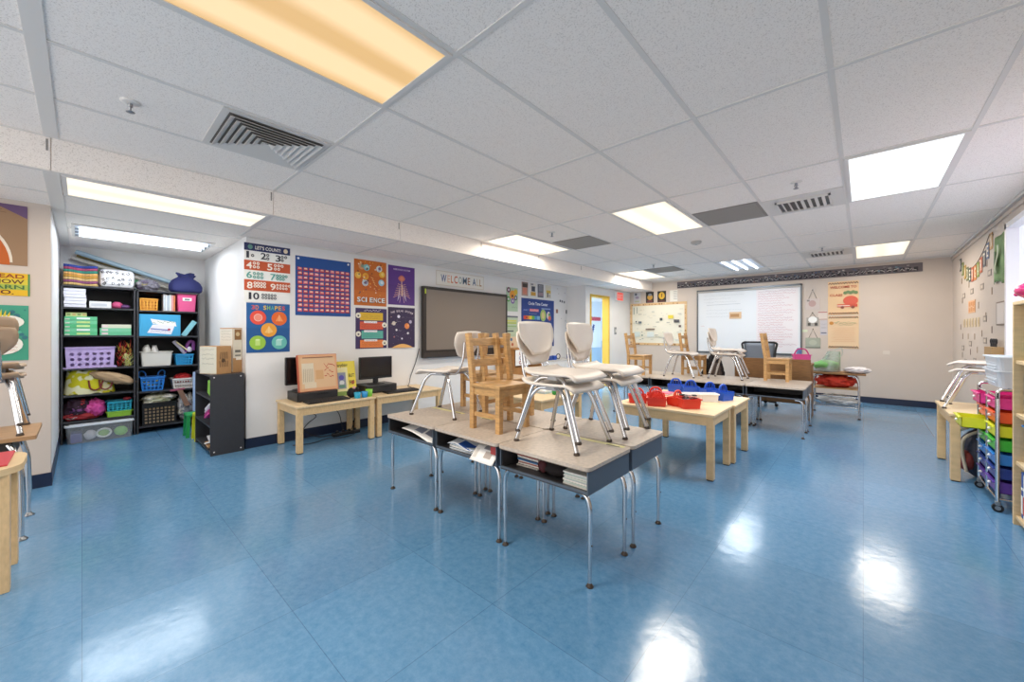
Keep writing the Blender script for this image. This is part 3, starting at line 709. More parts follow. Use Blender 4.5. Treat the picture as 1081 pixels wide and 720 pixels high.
# ================================================================== BASKETS ON THE MIDDLE TABLES
def caddy(x, y, z, rz, col, label, group, w=.17, d=.13, h=.075, fill=True):
    r = thing('desk_caddy', label, 'basket', (x, y, z), rz, group); m = P(col, .35)
    t = MB(); th = .004
    for a, b_ in ((0, th), (h-.010, h)):
        pass
    def wall(p, q, p2, q2):                # slightly flaring wall
        t.add([(*p, 0), (*q, 0), (*q2, h), (*p2, h)], [(0,1,2,3)], m)
        c = Vector((0,0,0)); 
        i = lambda v: (v[0]*.95, v[1]*.94)
        t.add([(*i(p), .004), (*i(q), .004), (*i(q2), h), (*i(p2), h)], [(3,2,1,0)], m)
        t.add([(*p2, h), (*q2, h), (*i(q2), h), (*i(p2), h)], [(0,1,2,3)], m)
    a, b_ = w/2*.88, d/2*.86; A, B = w/2, d/2
    lo = [(-a,-b_), (a,-b_), (a,b_), (-a,b_)]; up = [(-A,-B), (A,-B), (A,B), (-A,B)]
    for k in range(4): wall(lo[k], lo[(k+1)%4], up[k], up[(k+1)%4])
    t.box(-a, a, -b_, b_, 0, .004, m); t.build('tray', r)
    g = MB(); g.box(-A*.93, A*.93, -.003, .003, .004, h*.98, m); dv = g.build('divider', r)
    g = MB(); g.tube([(-A*.62, 0, h*.9), (-A*.58, 0, h*1.4), (-A*.3, 0, h*1.75), (A*.3, 0, h*1.75), (A*.58, 0, h*1.4), (A*.62, 0, h*.9)], .009, m, 8, fil=.025)
    for q in (-.3, 0, .3): g.box(A*q-.004, A*q+.004, -.002, .002, h*.98, h*1.70, m)
    g.build('handle', r)
    g = MB(); g.box(-.003, .003, -b_*.95, b_*.95, .004, h*.8, m); g.build('cross_divider', r)
    return r
cRED, cBLU = '#dc3b2c', '#2358c4'
caddy(-1.60, 3.56, TH, .5, cRED, 'red caddy farthest left on the red basket table', 'red desk caddies')
caddy(-1.40, 3.52, TH, .35, cRED, 'red divided caddy left of centre on the red basket table, a white card inside', 'red desk caddies')
caddy(-1.265, 3.67, TH, 1.3, '#e2452f', 'red caddy turned endways behind the divided one', 'red desk caddies')
caddy(-1.50, 3.75, TH, .4, cRED, 'red caddy with a tall handle at the back of the red basket table', 'red desk caddies')
rb = thing('storage_basket', 'red open basket filled with dark scissors at the front of the table', 'basket', (-1.145, 3.60, TH), .75)
def open_bin(r, w, d, h, m, fl=1.12, th=.005, name='tub', lip=.008):
    t = MB(); a, b_ = w/2/fl, d/2/fl; A, B = w/2, d/2
    lo = rrect(-a, a, -b_, b_, min(a, b_)*.18, 3); up = rrect(-A, A, -B, B, min(A, B)*.18, 3); n = len(lo)
    s_ = 1-th*2/w
    vs = [(*p, 0) for p in lo]+[(*p, h) for p in up]+[(p[0]*s_, p[1]*s_, h) for p in up]+[(p[0]*s_, p[1]*s_, th) for p in lo]
    fs = [tuple(range(n))[::-1]]
    for j in range(3):
        for k in range(n): fs.append((j*n+k, j*n+(k+1)%n, (j+1)*n+(k+1)%n, (j+1)*n+k))
    fs.append(tuple(range(3*n, 4*n))); t.add(vs, fs, m)
    if lip:
        L = [(p[0]*(1+lip*2/w), p[1]*(1+lip*2/d)) for p in up]
        vs = [(*p, h) for p in up]+[(*p, h) for p in L]+[(*p, h-lip) for p in L]+[(*p, h-lip) for p in up]
        t.add(vs, [(j*n+k, j*n+(k+1)%n, (j+1)*n+(k+1)%n, (j+1)*n+k) for j in range(3) for k in range(n)], m)
    return t.build(name, r)
open_bin(rb, .165, .14, .085, P(cRED, .35))
R = random.Random(11)
for k in range(7):
    sx, sy = -1.145+R.uniform(-.045, .045), 3.60+R.uniform(-.03, .03); rz = R.uniform(0, 3)
    sci = thing('scissors', 'dark handled scissors heaped in the red open basket', 'scissors', (sx, sy, TH+.055+.006*k), rz, 'scissors in the red basket')
    for q in (-1, 1):
        m = MB(); m.tube([(.018*math.cos(2*PI*i/10)+.03, q*.014+.011*math.sin(2*PI*i/10), .02) for i in range(11)], .004, P('#232227'), 6); m.build('handle', sci)
        m = MB(); m.bar((.012, q*.006, .02), (-.05, -q*.004, .015), .008, .0025, M_STEEL); m.build('blade', sci)
wb = thing('storage_basket', 'white paper lined basket between the red and the blue baskets, on the right', 'basket', (-1.12, 4.08, TH), .6); open_bin(wb, .16, .12, .075, M_WHITE, 1.08)
wb = thing('storage_basket', 'white basket just behind the red scissors basket', 'basket', (-1.22, 3.88, TH), .6); open_bin(wb, .16, .12, .09, M_WHITE, 1.08)
caddy(-1.56, 4.47, TH, .3, cBLU, 'blue caddy at the far left of the blue basket table', 'blue desk caddies', h=.085)
caddy(-1.38, 4.40, TH, .5, cBLU, 'blue caddy second from the left on the blue basket table', 'blue desk caddies', h=.085)
caddy(-1.18, 4.36, TH, .9, cBLU, 'blue caddy second from the right on the blue basket table', 'blue desk caddies', h=.085)
caddy(-1.03, 4.25, TH, 1.2, cBLU, 'blue caddy at the right end of the blue baskets, its divided side toward the viewer', 'blue desk caddies', h=.085)
o = MB(); o.lathe([(.03, 0), (.038, .01), (.04, .07), (.036, .075), (.034, .02), (.001, .018)], (-2.46, 3.42, TH), P('#2f9a4a', .35)); tag(o.build('green_cup', loc=(-2.46, 3.42, TH)), 'green cup on the table behind the stacked chairs', 'cup')
o = MB(); o.box(-2.75, -2.55, 3.35, 3.6, TH, TH+.02, P('#b5c7d0')); o.box(-2.74, -2.56, 3.36, 3.59, TH+.02, TH+.035, M_PAPER); tag(o.build('paper_pad', loc=(-2.65, 3.47, TH)), 'pad of papers on the table behind the stacked chairs', 'papers')
sheet_stack('construction_paper', 'folded pale paper on the blue basket table', 'papers', -1.62, 4.22, TH, .20, .15, 3, ['#e6a7b6', '#e9d9df', '#d8718c'], R)

# ================================================================== COMPUTER TABLES
CT = .475
def pc(y0, y1, x0, x1, label):
    r = thing('desktop_computer', label, 'computer', ((x0+x1)/2, (y0+y1)/2, CT))
    hx, hy = (x1-x0)/2, (y1-y0)/2
    m = MB(); m.box(-hx, hx, -hy, hy, .006, .098, M_PLBLACK, .006); m.build('case', r)
    m = MB(); m.box(hx, hx+.006, -hy+.01, hy-.01, .012, .092, mat('dark_grey_plastic', '#2b2a2c', .45), .002); m.build('front_panel', r)
    m = MB(); m.box(hx+.006, hx+.009, -.02, .10, .065, .08, M_PLBLACK); m.build('disc_slot', r)
    m = MB()
    for q in (-1, 1): m.box(-hx+.02, hx-.02, q*(hy-.04)-.01, q*(hy-.04)+.01, 0, .007, M_FOOT)
    m.build('feet', r); return r
pc(1.50, 1.92, -4.66, -4.36, 'black desktop computer lying flat under the propped game box')
pc(2.25, 2.66, -4.66, -4.36, 'black desktop computer lying flat under the upright monitor')
def monitor(x, y, z, rz, label, w=.43, h=.27):
    r = thing('computer_monitor', label, 'monitor', (x, y, z), rz)
    m = MB(); m.box(-.018, .018, -w/2, w/2, .065, .065+h, M_PLBLACK, .005); m.build('housing', r)
    m = MB(); m.box(.0181, .0195, -w/2+.012, w/2-.012, .090, .065+h-.012, M_SCREENB); m.build('screen', r)
    m = MB(); m.box(-.02, .01, -.03, .03, .008, .14, M_PLBLACK, .004); m.build('stand_neck', r)
    m = MB(); m.lathe([(.11, 0), (.11, .006), (.06, .012), (.001, .013)], (0, 0, 0), M_PLBLACK, 24); m.build('stand_base', r)
    return r
monitor(-4.50, 2.45, CT+.098, 0, 'black flat monitor standing on its computer, right computer table')
monitor(-4.60, 1.64, CT+.098, .0, 'black flat monitor mostly hidden behind the propped game box', .36, .30)
def keyboard(x, y, rz, label):
    r = thing('keyboard', label, 'keyboard', (x, y, CT), rz, 'black keyboards')
    m = MB(); m.obox((0, 0, .011), (.15, .44, .018), M_PLBLACK, ry=.05, bev=.004); m.build('body', r)
    m = MB()
    for i in range(5):
        for j in range(16): m.obox((-.052+.026*i, -.195+.0255*j, .0225-.0013*(i-2)), (.020, .020, .007), mat('key_grey', '#2c2b2d', .5), ry=.05)
    m.build('keys', r); return r
keyboard(-4.245, 1.755, .05, 'black keyboard in front of the propped game box')
keyboard(-4.25, 2.66, -.03, 'black keyboard in front of the upright monitor')
# propped game box leaning on the left computer
gb = thing('game_box', 'worn orange and cream board game box propped on the left computer', 'game box', (-4.40, 1.74, CT+.098), 0)
gm = Matrix.Rotation(-.16, 4, 'Y')
m = MB(); m.M = gm; m.box(-.05, .0, -.205, .205, 0, .40, P('#b4573c', .6), .003); m.build('box', gb)
fnb = lambda u, v, d: tuple(gm @ Vector((.0005+d, -.20+u, .005+v)))
s = Sheet(fnb, .40, .39, '#d8a37a', th=.001, d0=.0002)
s.rect(.02, .38, .03, .36, '#d9b48c'); s.rect(.03, .15, .08, .30, '#d9cdb4'); s.rect(.17, .25, .12, .22, '#cfa272'); s.rect(.05, .17, .03, .09, '#dccbb0')
R = random.Random(2)
for v in (.27, .215, .16): s.scrawl(.26, .36, v, .05, '#b83f33', R, 3)
for k in range(6): s.line(.04+.018*k, .10, .045+.018*k, .24, .003, '#8d6a4c')
s.rect(.04, .36, .355, .365, '#8a6048')
o = s.mb.build('printed_lid', gb)
yb = thing('picture_book', 'yellow picture book standing open beside the game box, titled Everything', 'book', (-4.47, 2.075, CT), 0)
m = MB(); m.M = Matrix.Rotation(-.18, 4, 'Y'); m.box(-.02, 0, -.12, .12, 0, .40, P('#d9c51c'), .002); m.build('cover', yb)
gm2 = Matrix.Rotation(-.18, 4, 'Y')
s = Sheet(lambda u, v, d: tuple(gm2 @ Vector((.0003+d, -.12+u, v))), .24, .40, '#e6d24a', th=.0006, d0=.0002)
s.rect(.0, .145, .0, .33, '#e8e2a8'); s.text('Everything', .0, .325, .15, .05, '#3a3a36'); s.rect(.02, .12, .08, .27, '#8f98a8'); s.disc(.07, .21, .03, '#5b55b5'); s.disc(.07, .15, .028, '#dfe6ea'); s.disc(.07, .11, .04, '#5d8f80', .02)
s.text('BUT', .155, .21, .07, .04, '#4a4426'); s.text('FIT', .160, .12, .06, .05, '#4a3526'); s.disc(.2, .145, .022, '#a2552e'); s.rect(0, .13, 0, .05, '#7d9a50')
s.mb.build('printed_front', yb)
def tumbler(x, y, z, col, label, r=.036, h=.065, group='bright tumblers'):
    o = MB(); o.lathe([(r*.8, 0), (r*.85, .004), (r, h), (r*.92, h), (r*.75, .008), (.001, .007)], (x, y, z), P(col, .3)); return tag(o.build('tumbler', loc=(x, y, z)), label, 'cup', group)
tumbler(-4.185, 2.06, CT, '#1c9fc4', 'turquoise tumbler holding a black soft toy, front of the computer table')
tumbler(-4.19, 2.145, CT, '#1f8fce', 'plain blue tumbler between the turquoise and the green ones')
tumbler(-4.22, 2.215, CT, '#7cc43c', 'lime green tumbler at the end of the row of tumblers', .04, .08)
o = MB(); o.ball((-4.285, 2.045, CT+.055), .055, mat('black_plush', '#17151b', .9), 14, (1, 1, 1), .15, 3); o.ball((-4.275, 2.095, CT+.085), .03, mat('black_plush', '#17151b', .9), 10, (1,1,1), .15, 8); o.ball((-4.265, 2.06, CT+.11), .018, P('#d8a6a2'), 8); tag(o.build('soft_toy', loc=(-4.285, 2.045, CT)), 'small black soft toy behind the turquoise tumbler', 'toy')
# cables and power strip on the floor
def cable(pts, label, r=.0045):
    o = MB(); o.tube(pts, r, M_PLBLACK, 6, fil=.08); return tag(o.build('cable', loc=pts[0]), label, 'cable')
ps = thing('power_strip', 'black power strip on the floor under the computer tables', 'power strip', (-4.55, 2.10, 0)); m = MB(); m.box(-.03, .03, -.16, .16, 0, .035, M_PLBLACK, .005); m.build('body', ps)
for k in range(4): MB().box(-.015, .015, -.12+.07*k, -.09+.07*k, .035, .06, M_PLBLACK, .003).build('plug', ps)
cable([(-4.735, 1.62, .45), (-4.73, 1.63, .25), (-4.72, 1.70, .08), (-4.65, 1.80, .006), (-4.55, 1.93, .02)], 'black cable dropping behind the left end of the computer table')
cable([(-4.735, 1.69, .45), (-4.73, 1.70, .30), (-4.725, 1.86, .24), (-4.728, 1.72, .16), (-4.70, 1.62, .02)], 'tangled black cable with a kink under the left computer table')
cable([(-4.735, 1.95, .45), (-4.73, 2.02, .32), (-4.72, 2.10, .22), (-4.70, 2.12, .05), (-4.60, 2.10, .03)], 'black cable hanging to the power strip under the computer table')
cable([(-4.73, 2.42, .45), (-4.72, 2.36, .30), (-4.70, 2.28, .14), (-4.62, 2.20, .03)], 'black cable coming down under the right computer table')
cable([(-4.50, 1.50, .006), (-4.42, 1.68, .006), (-4.52, 1.84, .006), (-4.40, 2.0, .006), (-4.50, 2.22, .006), (-4.56, 2.05, .036)], 'black cable looped over the floor under the computer table')
cable([(-4.735, 3.25, .98), (-4.735, 3.20, .80), (-4.735, 3.10, .58), (-4.70, 3.06, .485), (-4.62, 2.98, .481), (-4.40, 2.92, .481), (-4.30, 2.82, .481)], 'thin cable falling from the big display to the computer table')

# ================================================================== INTERACTIVE DISPLAY
tv = thing('interactive_display', 'large wall-mounted interactive display with a dark bronze frame', 'display', (LEFT, 4.16, .84))
M_BEZ = mat('dark_bronze_bezel', '#2c2521', .4)
m = MB(); m.box(.02, .085, -.885, .885, 0, 1.04, M_BEZ, .008); m.build('bezel', tv)
m = MB(); m.box(.0852, .0875, -.835, .835, .115, .995, M_SCREEN); m.build('screen', tv)
m = MB(); m.box(.085, .097, -.885, .885, .012, .075, mat('bezel_lower', '#3a312b', .4), .003); m.build('control_bar', tv)
m = MB(); m.box(.0, .02, -.4, .4, .2, .8, M_STEEL); m.build('wall_mount', tv)
m = MB(); m.box(.088, .092, -.865, -.845, .93, 1.0, P('#b9d23a')); m.build('tag', tv)

# ================================================================== BOOKSHELF UNDER THE CHARTS
bs = thing('wooden_bookshelf', 'brown wooden bookshelf against the left wall below the charts', 'bookshelf', (-4.45, 5.15, 0))
m = MB(); m.box(-.19, .17, -.37, -.345, 0, .92, M_OAK); m.build('side_panel', bs); m = MB(); m.box(-.19, .17, .345, .37, 0, .92, M_OAK); m.build('side_panel', bs)
m = MB(); m.box(-.19, .185, -.38, .38, .92, .945, M_OAK, .003); m.build('top', bs)
for z in (.06, .36, .64): m = MB(); m.box(-.18, .17, -.345, .345, z, z+.02, M_OAK); m.build('shelf', bs)
m = MB(); m.box(-.19, -.18, -.345, .345, 0, .92, M_OAK); m.build('back', bs)
m = MB(); m.box(.17, .174, -.37, .37, .40, .63, M_OAK); m.build('front_board', bs)
s = Sheet(lambda u, v, d: (-4.45+.186+d, 4.80+u, .66+v), .60, .26, '#f2efeb')
for i in range(3):
    for j in range(3): s.ring(.12+.14*j, .05+.075*i, .03, .017, ['#b8404a', '#6b6f9e', '#c07a86'][(i+j)%3])
s.done('activity_sheet', 'white sheet with printed red rings on the brown bookshelf front', 'paper')
R = random.Random(5)
for k in range(7):
    y = 4.86+.085*k; o = MB(); h = R.uniform(.16, .22); o.box(-4.53, -4.38, y, y+.022, .38, .38+h, P(R.choice(['#23336b', '#e6e2da', '#8d2f35', '#2d6e5a', '#b9a23a']))); o.box(-4.528, -4.382, y+.003, y+.019, .383, .382+h, M_PAPER)
    tag(o.build('storybook', loc=(-4.455, y+.01, .38)), 'storybook on the middle shelf of the brown bookshelf', 'book', 'storybooks on the brown bookshelf')
lc = thing('low_cabinet', 'low white cabinet beyond the brown bookshelf, supplies on top', 'cabinet', (-4.55, 6.2, 0))
m = MB(); m.box(-.18, .17, -.62, .62, .05, .66, M_WHITE, .003); m.build('body', lc); m = MB(); m.box(-.19, .185, -.64, .64, .66, .685, mat('pale_laminate', '#dcd6cd', .4), .003); m.build('top', lc)
for q in (-1, 0, 1):
    m = MB(); m.box(.17, .185, q*.41-.19, q*.41+.19, .08, .63, M_WHITE, .003); d_ = m.build('door', lc); m = MB(); m.box(.185, .20, q*.41+.12, q*.41+.135, .34, .44, M_STEEL); m.build('handle', d_)
m = MB(); m.box(-.16, .15, -.60, .60, 0, .05, M_PLBLACK); m.build('plinth', lc)
for y, col, lb in ((5.78, '#5a6268', 'grey stapler shape at the left end of the low cabinet top'), (5.98, '#2c4f9e', 'blue tape box on the low cabinet, left one'), (6.12, '#2b55b5', 'larger blue box in the middle of the low cabinet top'), (6.66, '#35509a', 'blue box at the right end of the low cabinet top')):
    o = MB(); o.box(-4.48, -4.40, y-.045, y+.045, .685, .685+(.05 if col == '#5a6268' else .085), P(col), .006); o.box(-4.47, -4.41, y-.03, y+.03, .735 if col == '#5a6268' else .77, .745 if col == '#5a6268' else .778, P('#dfe3ea')); tag(o.build('supply_box', loc=(-4.44, y, .685)), lb, 'box')
o = MB(); o.tube([(-4.45, 6.28+.06*math.cos(2*PI*k/14), .745+.05*math.sin(2*PI*k/14)) for k in range(15)], .009, M_PLBLACK, 6); tag(o.build('wire_loop', loc=(-4.45, 6.28, .685)), 'black wire loop standing on the low cabinet', 'wire')

# ================================================================== ALCOVE SHELVES
SX0, SX1 = -6.73, -6.38                     # back and front of the two black bookcases
def bookcase(y0, y1, zs, top, label):
    r = thing('black_bookcase', label, 'bookcase', ((SX0+SX1)/2, (y0+y1)/2, 0), 0)
    hx, hy = (SX1-SX0)/2, (y1-y0)/2
    for s in (-1, 1): m = MB(); m.box(-hx, hx, s*hy-(.016 if s > 0 else 0), s*hy+(.016 if s < 0 else 0), 0, top, M_BLACK, .002); m.build('side_panel', r)
    m = MB(); m.box(-hx, hx, -hy, hy, top-.018, top, M_BLACK, .002); m.build('top', r)
    m = MB(); m.box(-hx, -hx+.006, -hy+.016, hy-.016, 0, top-.018, M_BLACKIN); m.build('back', r)
    for z in zs: m = MB(); m.box(-hx+.006, hx-.004, -hy+.016, hy-.016, z-.018, z, M_BLACK); m.build('shelf', r)
    return r
ZA = [1.485, 1.175, .81, .52, .235]; ZB = [1.475, 1.165, .80, .50, .085]
bookcase(-.155, .425, ZA, 1.725, 'left black bookcase in the alcove, a clear bin below it')
bookcase(.435, 1.02, ZB, 1.715, 'right black bookcase in the alcove, full of baskets')
FX = SX1-.02
def blk(name, label, cat, x0, x1, y0, y1, z0, z1, col, group=None, bev=.003, extra=None):
    m = MB(); m.box(x0, x1, y0, y1, z0, z1, P(col) if isinstance(col, str) else col, bev)
    if extra: extra(m)
    return tag(m.build(name, loc=((x0+x1)/2, (y0+y1)/2, z0)), label, cat, group)
R = random.Random(21)
# -- left bookcase, first shelf
for k in range(6):
    a, b = R.uniform(-.006, .006), R.uniform(-.006, .006); z = ZA[0]+.035*k
    blk('paper_ream', ['bottom', 'second', 'third', 'fourth', 'fifth', 'topmost'][k]+' white paper ream in the stack on the left bookcase', 'paper', FX-.27+a, FX+a, -.135+b, .03+b, z, z+.033, '#e9e8f2', 'white paper reams', .004)
blk('paper_box', 'flat white box beside the paper reams', 'box', FX-.26, FX-.005, .055, .225, ZA[0], ZA[0]+.075, '#e4e3e2', extra=lambda m: m.box(FX-.005, FX-.004, .07, .19, ZA[0]+.02, ZA[0]+.05, P('#c8cbd2')))
o = MB(); o.ball((FX-.06, .275, ZA[0]+.04), .045, P('#c84e7c'), 12, (1, 1.1, .9), .2, 3); o.ball((FX-.05, .34, ZA[0]+.025), .032, P('#5a3564'), 12, (1, 1.4, .8), .2, 5); tag(o.build('fabric_pouch', loc=(FX-.06, .3, ZA[0])), 'pink and purple pouch beside the flat white box', 'pouch')
# -- second shelf: green game boxes
cols = ['#59bf86', '#6fc795', '#54b87e', '#74c99a', '#62c08c']
for k in range(5):
    z = ZA[1]+.042*k
    blk('game_carton', ['bottom', 'second', 'third', 'fourth', 'topmost'][k]+' green carton in the tall left stack of the second shelf', 'box', FX-.28, FX-.004*(k % 2), -.13, .115, z, z+.041, cols[k], 'green learning game cartons', .002,
        extra=lambda m, z=z, k=k: (m.box(FX-.0005, FX+.001, -.04, .06, z+.010, z+.030, P(['#c9e08c', '#e9f0ea', '#cfe79a'][k % 3])), m.box(FX-.0005, FX+.001, -.125, -.09, z+.006, z+.016, P('#e6d9d2'))))
z = ZA[1]+.21
blk('game_carton', 'narrow yellow-green carton on top of the tall green stack', 'box', FX-.2, FX-.03, -.12, .035, z, z+.042, '#cfd992', None, .002, extra=lambda m: [m.box(FX-.0302, FX-.029, -.11+.038*q, -.085+.038*q, z+.010, z+.032, P(['#8aa06a', '#d8b77c'][q % 2])) for q in range(4)])
for k in range(3):
    z = ZA[1]+.042*k
    blk('game_carton', ['bottom green carton of the low right stack, second shelf', 'middle green carton of the low right stack, second shelf', 'pale carton topmost on the low right stack, second shelf'][k], 'box', FX-.26, FX-.01, .135+.015*(k == 2), .39, z, z+.041, ['#69c293', '#7ccaa0', '#d9dbc4'][k], 'green learning game cartons', .002, extra=lambda m, z=z: m.box(FX-.0105, FX-.009, .15, .2, z+.010, z+.032, P('#e8cfd2')))
# -- perforated baskets
def perforated(name, label, x0, x1, y0, y1, z, h, col, nh, rows, round_=True, flare=1.06, group=None, handles=False, cat='basket'):
    """front wall has real holes; the other walls are solid"""
    r = thing(name, label, cat, ((x0+x1)/2, (y0+y1)/2, z), 0, group); m = P(col, .4)
    hx, hy = (x1-x0)/2, (y1-y0)/2; b = 1/flare
    t = MB(); th = .005
    t.box(-hx*b, hx*b-.004, -hy*b, hy*b, 0, th, m)
    def quadwall(p0, p1, q0, q1):            # bottom p, top q, outward thickness ignored -> two sided slab
        P0, P1, Q0, Q1 = map(Vector, (p0, p1, q0, q1)); n = (P1-P0).cross(Q0-P0).normalized()*th
        t.add([v[:] for v in (P0, P1, Q1, Q0)]+[(v-n)[:] for v in (P0, P1, Q1, Q0)], [(0,1,2,3), (7,6,5,4), (0,4,5,1), (1,5,6,2), (2,6,7,3), (3,7,4,0)], m)
    quadwall((-hx*b, hy*b, 0), (-hx*b, -hy*b, 0), (-hx, hy, h), (-hx, -hy, h))
    quadwall((hx*b, hy*b, 0), (-hx*b, hy*b, 0), (hx, hy, h), (-hx, hy, h)); quadwall((-hx*b, -hy*b, 0), (hx*b, -hy*b, 0), (-hx, -hy, h), (hx, -hy, h))
    # front with holes: a grid of cells, each cell a frame around an ellipse
    fw = lambda u, v: Vector((hx*b+(hx-hx*b)*v, (-1+2*u)*(hy*b+(hy-hy*b)*v), h*v))
    mu, mv0, mv1 = .05, .06, .80
    t.add([fw(u, v)[:] for u, v in ((0,0), (1,0), (1,mv0), (0,mv0))], [(0,1,2,3)], m); t.add([fw(u, v)[:] for u, v in ((0,mv1), (1,mv1), (1,1), (0,1))], [(0,1,2,3)], m)
    t.add([fw(u, v)[:] for u, v in ((0,mv0), (mu,mv0), (mu,mv1), (0,mv1))], [(0,1,2,3)], m); t.add([fw(u, v)[:] for u, v in ((1-mu,mv0), (1,mv0), (1,mv1), (1-mu,mv1))], [(0,1,2,3)], m)
    for i in range(nh):
        for j in range(rows):
            u0 = mu+(1-2*mu)*i/nh; u1 = mu+(1-2*mu)*(i+1)/nh; v0 = mv0+(mv1-mv0)*j/rows; v1 = mv0+(mv1-mv0)*(j+1)/rows
            N_ = 16; pts = []
            for k in range(N_):
                a = 2*PI*k/N_+PI/4; c, s_ = math.cos(a), math.sin(a); q = max(abs(c), abs(s_))
                rr = .62 if round_ else .66/q*.95
                pts.append(((u0+u1)/2+(u1-u0)/2*c/q, (v0+v1)/2+(v1-v0)/2*s_/q, (u0+u1)/2+(u1-u0)/2*c*rr, (v0+v1)/2+(v1-v0)/2*s_*rr))
            vs = [fw(p[0], p[1])[:] for p in pts]+[fw(p[2], p[3])[:] for p in pts]+[(fw(p[2], p[3])-Vector((th, 0, 0)))[:] for p in pts]
            t.add(vs, [(k, (k+1)%N_, N_+(k+1)%N_, N_+k) for k in range(N_)]+[(N_+k, N_+(k+1)%N_, 2*N_+(k+1)%N_, 2*N_+k) for k in range(N_)], m)
    t.build('tub', r)
    k = MB(); e = .010
    for a in ((-hx-e, hx+e, -hy-e, -hy+.002), (-hx-e, hx+e, hy-.002, hy+e), (-hx-e, -hx+.002, -hy-e, hy+e), (hx-.002, hx+e, -hy-e, hy+e)): k.box(*a, h-.014, h, m)
    k.build('rim', r)
    if handles:
        for s_ in (-1, 1):
            q = MB(); q.tube([(0+.0*s_, s_*(hy*.45)+.0, h-.01), (0, s_*hy*.55, h+.05), (0, s_*hy*.85, h+.075), (0, s_*hy*1.08, h+.05), (0, s_*hy*1.0, h-.01)], .007, m, 8, fil=.03); q.build('handle', r)
    return r
lc_ = perforated('storage_crate', 'lilac plastic crate with round holes on the third shelf', SX0+.03, FX+.0, -.125, .255, ZA[2], .235, '#c3ade0', 6, 3)
m = MB(); m.box(-.14, .145, -.205, .205, 0, .012, P('#c3ade0', .4), .003); m.build('foot_flange', lc_)
# tinsel bundle
R = random.Random(8); m = MB()
for k in range(150):
    x, y, z0 = FX-.10+R.uniform(-.07, .07), .34+R.uniform(-.055, .055), ZA[2]+R.uniform(.0, .26); a = R.uniform(0, 6.3); q = R.uniform(.02, .05)
    m.bar((x, y, z0), (x+q*math.cos(a)*.5, y+q*math.sin(a)*.5, z0+q*R.uniform(.6, 1.6)), .006, .002, P(R.choice(['#c3202c', '#d8413a', '#a3151f', '#e07a3c', '#d9c34f', '#8a1420'])))
for k in range(70):
    a = R.uniform(0, 6.3); y = .36+R.uniform(-.03, .03); z0 = ZA[2]+R.uniform(0, .13)
    m.bar((FX-.03, y, z0), (FX-.03+.02*math.cos(a), y+.03*math.sin(a), z0+.03), .006, .002, P(R.choice(['#e3dc8f', '#cfd87a', '#f0ecc4'])))
tag(m.build('tinsel_bundle', loc=(FX-.1, .34, ZA[2])), 'bundle of red tinsel with a pale yellow tuft beside the lilac crate', 'decoration')
# yellow tote + bundle
from mathutils import noise as mnoise
def crumple(m, c, d, mt, seed, amp=.25, freq=2.2, n=36, zmin=None):
    """a creased lump: sphere pushed in and out by ridged noise"""
    off = Vector((seed*7.3, seed*3.1, seed*1.7)); vs = []; fs = []; h = n//2
    for i in range(h+1):
        t_ = PI*i/h
        for k in range(n):
            a = 2*PI*k/n; p = Vector((math.sin(t_)*math.cos(a), math.sin(t_)*math.sin(a), math.cos(t_)))
            q = 1+amp*(1-2*abs(mnoise.noise(p*freq+off)))*.8+amp*.6*mnoise.noise(p*freq*2.7+off)-amp*.35
            v = (c[0]+p.x*q*d[0]/2, c[1]+p.y*q*d[1]/2, c[2]+p.z*q*d[2]/2)
            vs.append((v[0], v[1], max(v[2], zmin)) if zmin is not None else v)
    for i in range(h):
        for k in range(n): fs.append((i*n+k, (i+1)*n+k, (i+1)*n+(k+1)%n, i*n+(k+1)%n))
    m.add(vs, fs, mt, True)
def lump(name, label, cat, c, d, cols, seed, jit=.14, n=18, group=None):
    r = random.Random(seed); m = MB()
    crumple(m, (c[0], c[1], c[2]+d[2]*.48), d, P(cols[0], .8), seed, .42, 2.8, 44, c[2]+.001)
    K = 2*(len(cols)-1)
    for k in range(K):
        w = (r.uniform(.38, .6), r.uniform(.34, .55), r.uniform(.30, .5))
        x = c[0]+d[0]*r.uniform(.0, .24); y = c[1]+d[1]*r.uniform(-.32, .32); z = c[2]+d[2]*r.uniform(.25, .8)
        crumple(m, (x, y, z), (d[0]*w[0], d[1]*w[1], d[2]*w[2]), P(cols[1+k % (len(cols)-1)], .8), seed+k, .5, 2.0, 24, c[2]+.001)
    return tag(m.build(name, loc=c), label, cat, group)
def tote_mat():
    m = bpy.data.materials.new('yellow_print_cloth'); m.use_nodes = True; nt = m.node_tree; b = nt.nodes['Principled BSDF']; b.inputs['Roughness'].default_value = .8
    tc = nt.nodes.new('ShaderNodeTexCoord'); n = nt.nodes.new('ShaderNodeTexNoise'); n.inputs['Scale'].default_value = 13; n.inputs['Detail'].default_value = 1
    r = nt.nodes.new('ShaderNodeValToRGB'); e = r.color_ramp.elements; e[0].position = .50; e[0].color = (*lin('#cfc81e'), 1); e[1].position = .56; e[1].color = (*lin('#ece9c0'), 1)
    nt.links.new(tc.outputs['Object'], n.inputs['Vector']); nt.links.new(n.outputs['Fac'], r.inputs[0]); nt.links.new(r.outputs[0], b.inputs['Base Color']); return m
yt = thing('tote_bag', 'yellow patterned tote bag with brown handles on the fourth shelf', 'bag', (FX-.12, .08, ZA[3]))
def tote(u, v):
    a = 2*PI*u; return (.10*math.cos(a)*(1-.25*v), -.02+.20*math.sin(a)*(1-.12*v)*abs(math.sin(a))**-.25 if abs(math.sin(a)) > .05 else -.02, .26*v-.06*v*max(0, math.sin(a))+.012*math.sin(9*a))
m = MB(); m.grid(tote, 28, 8, tote_mat()); m.lathe([(.001, .0), (.08, .002)], (0, -.02, 0), P('#b9b122'), 16, 1, 2); m.build('body', yt)
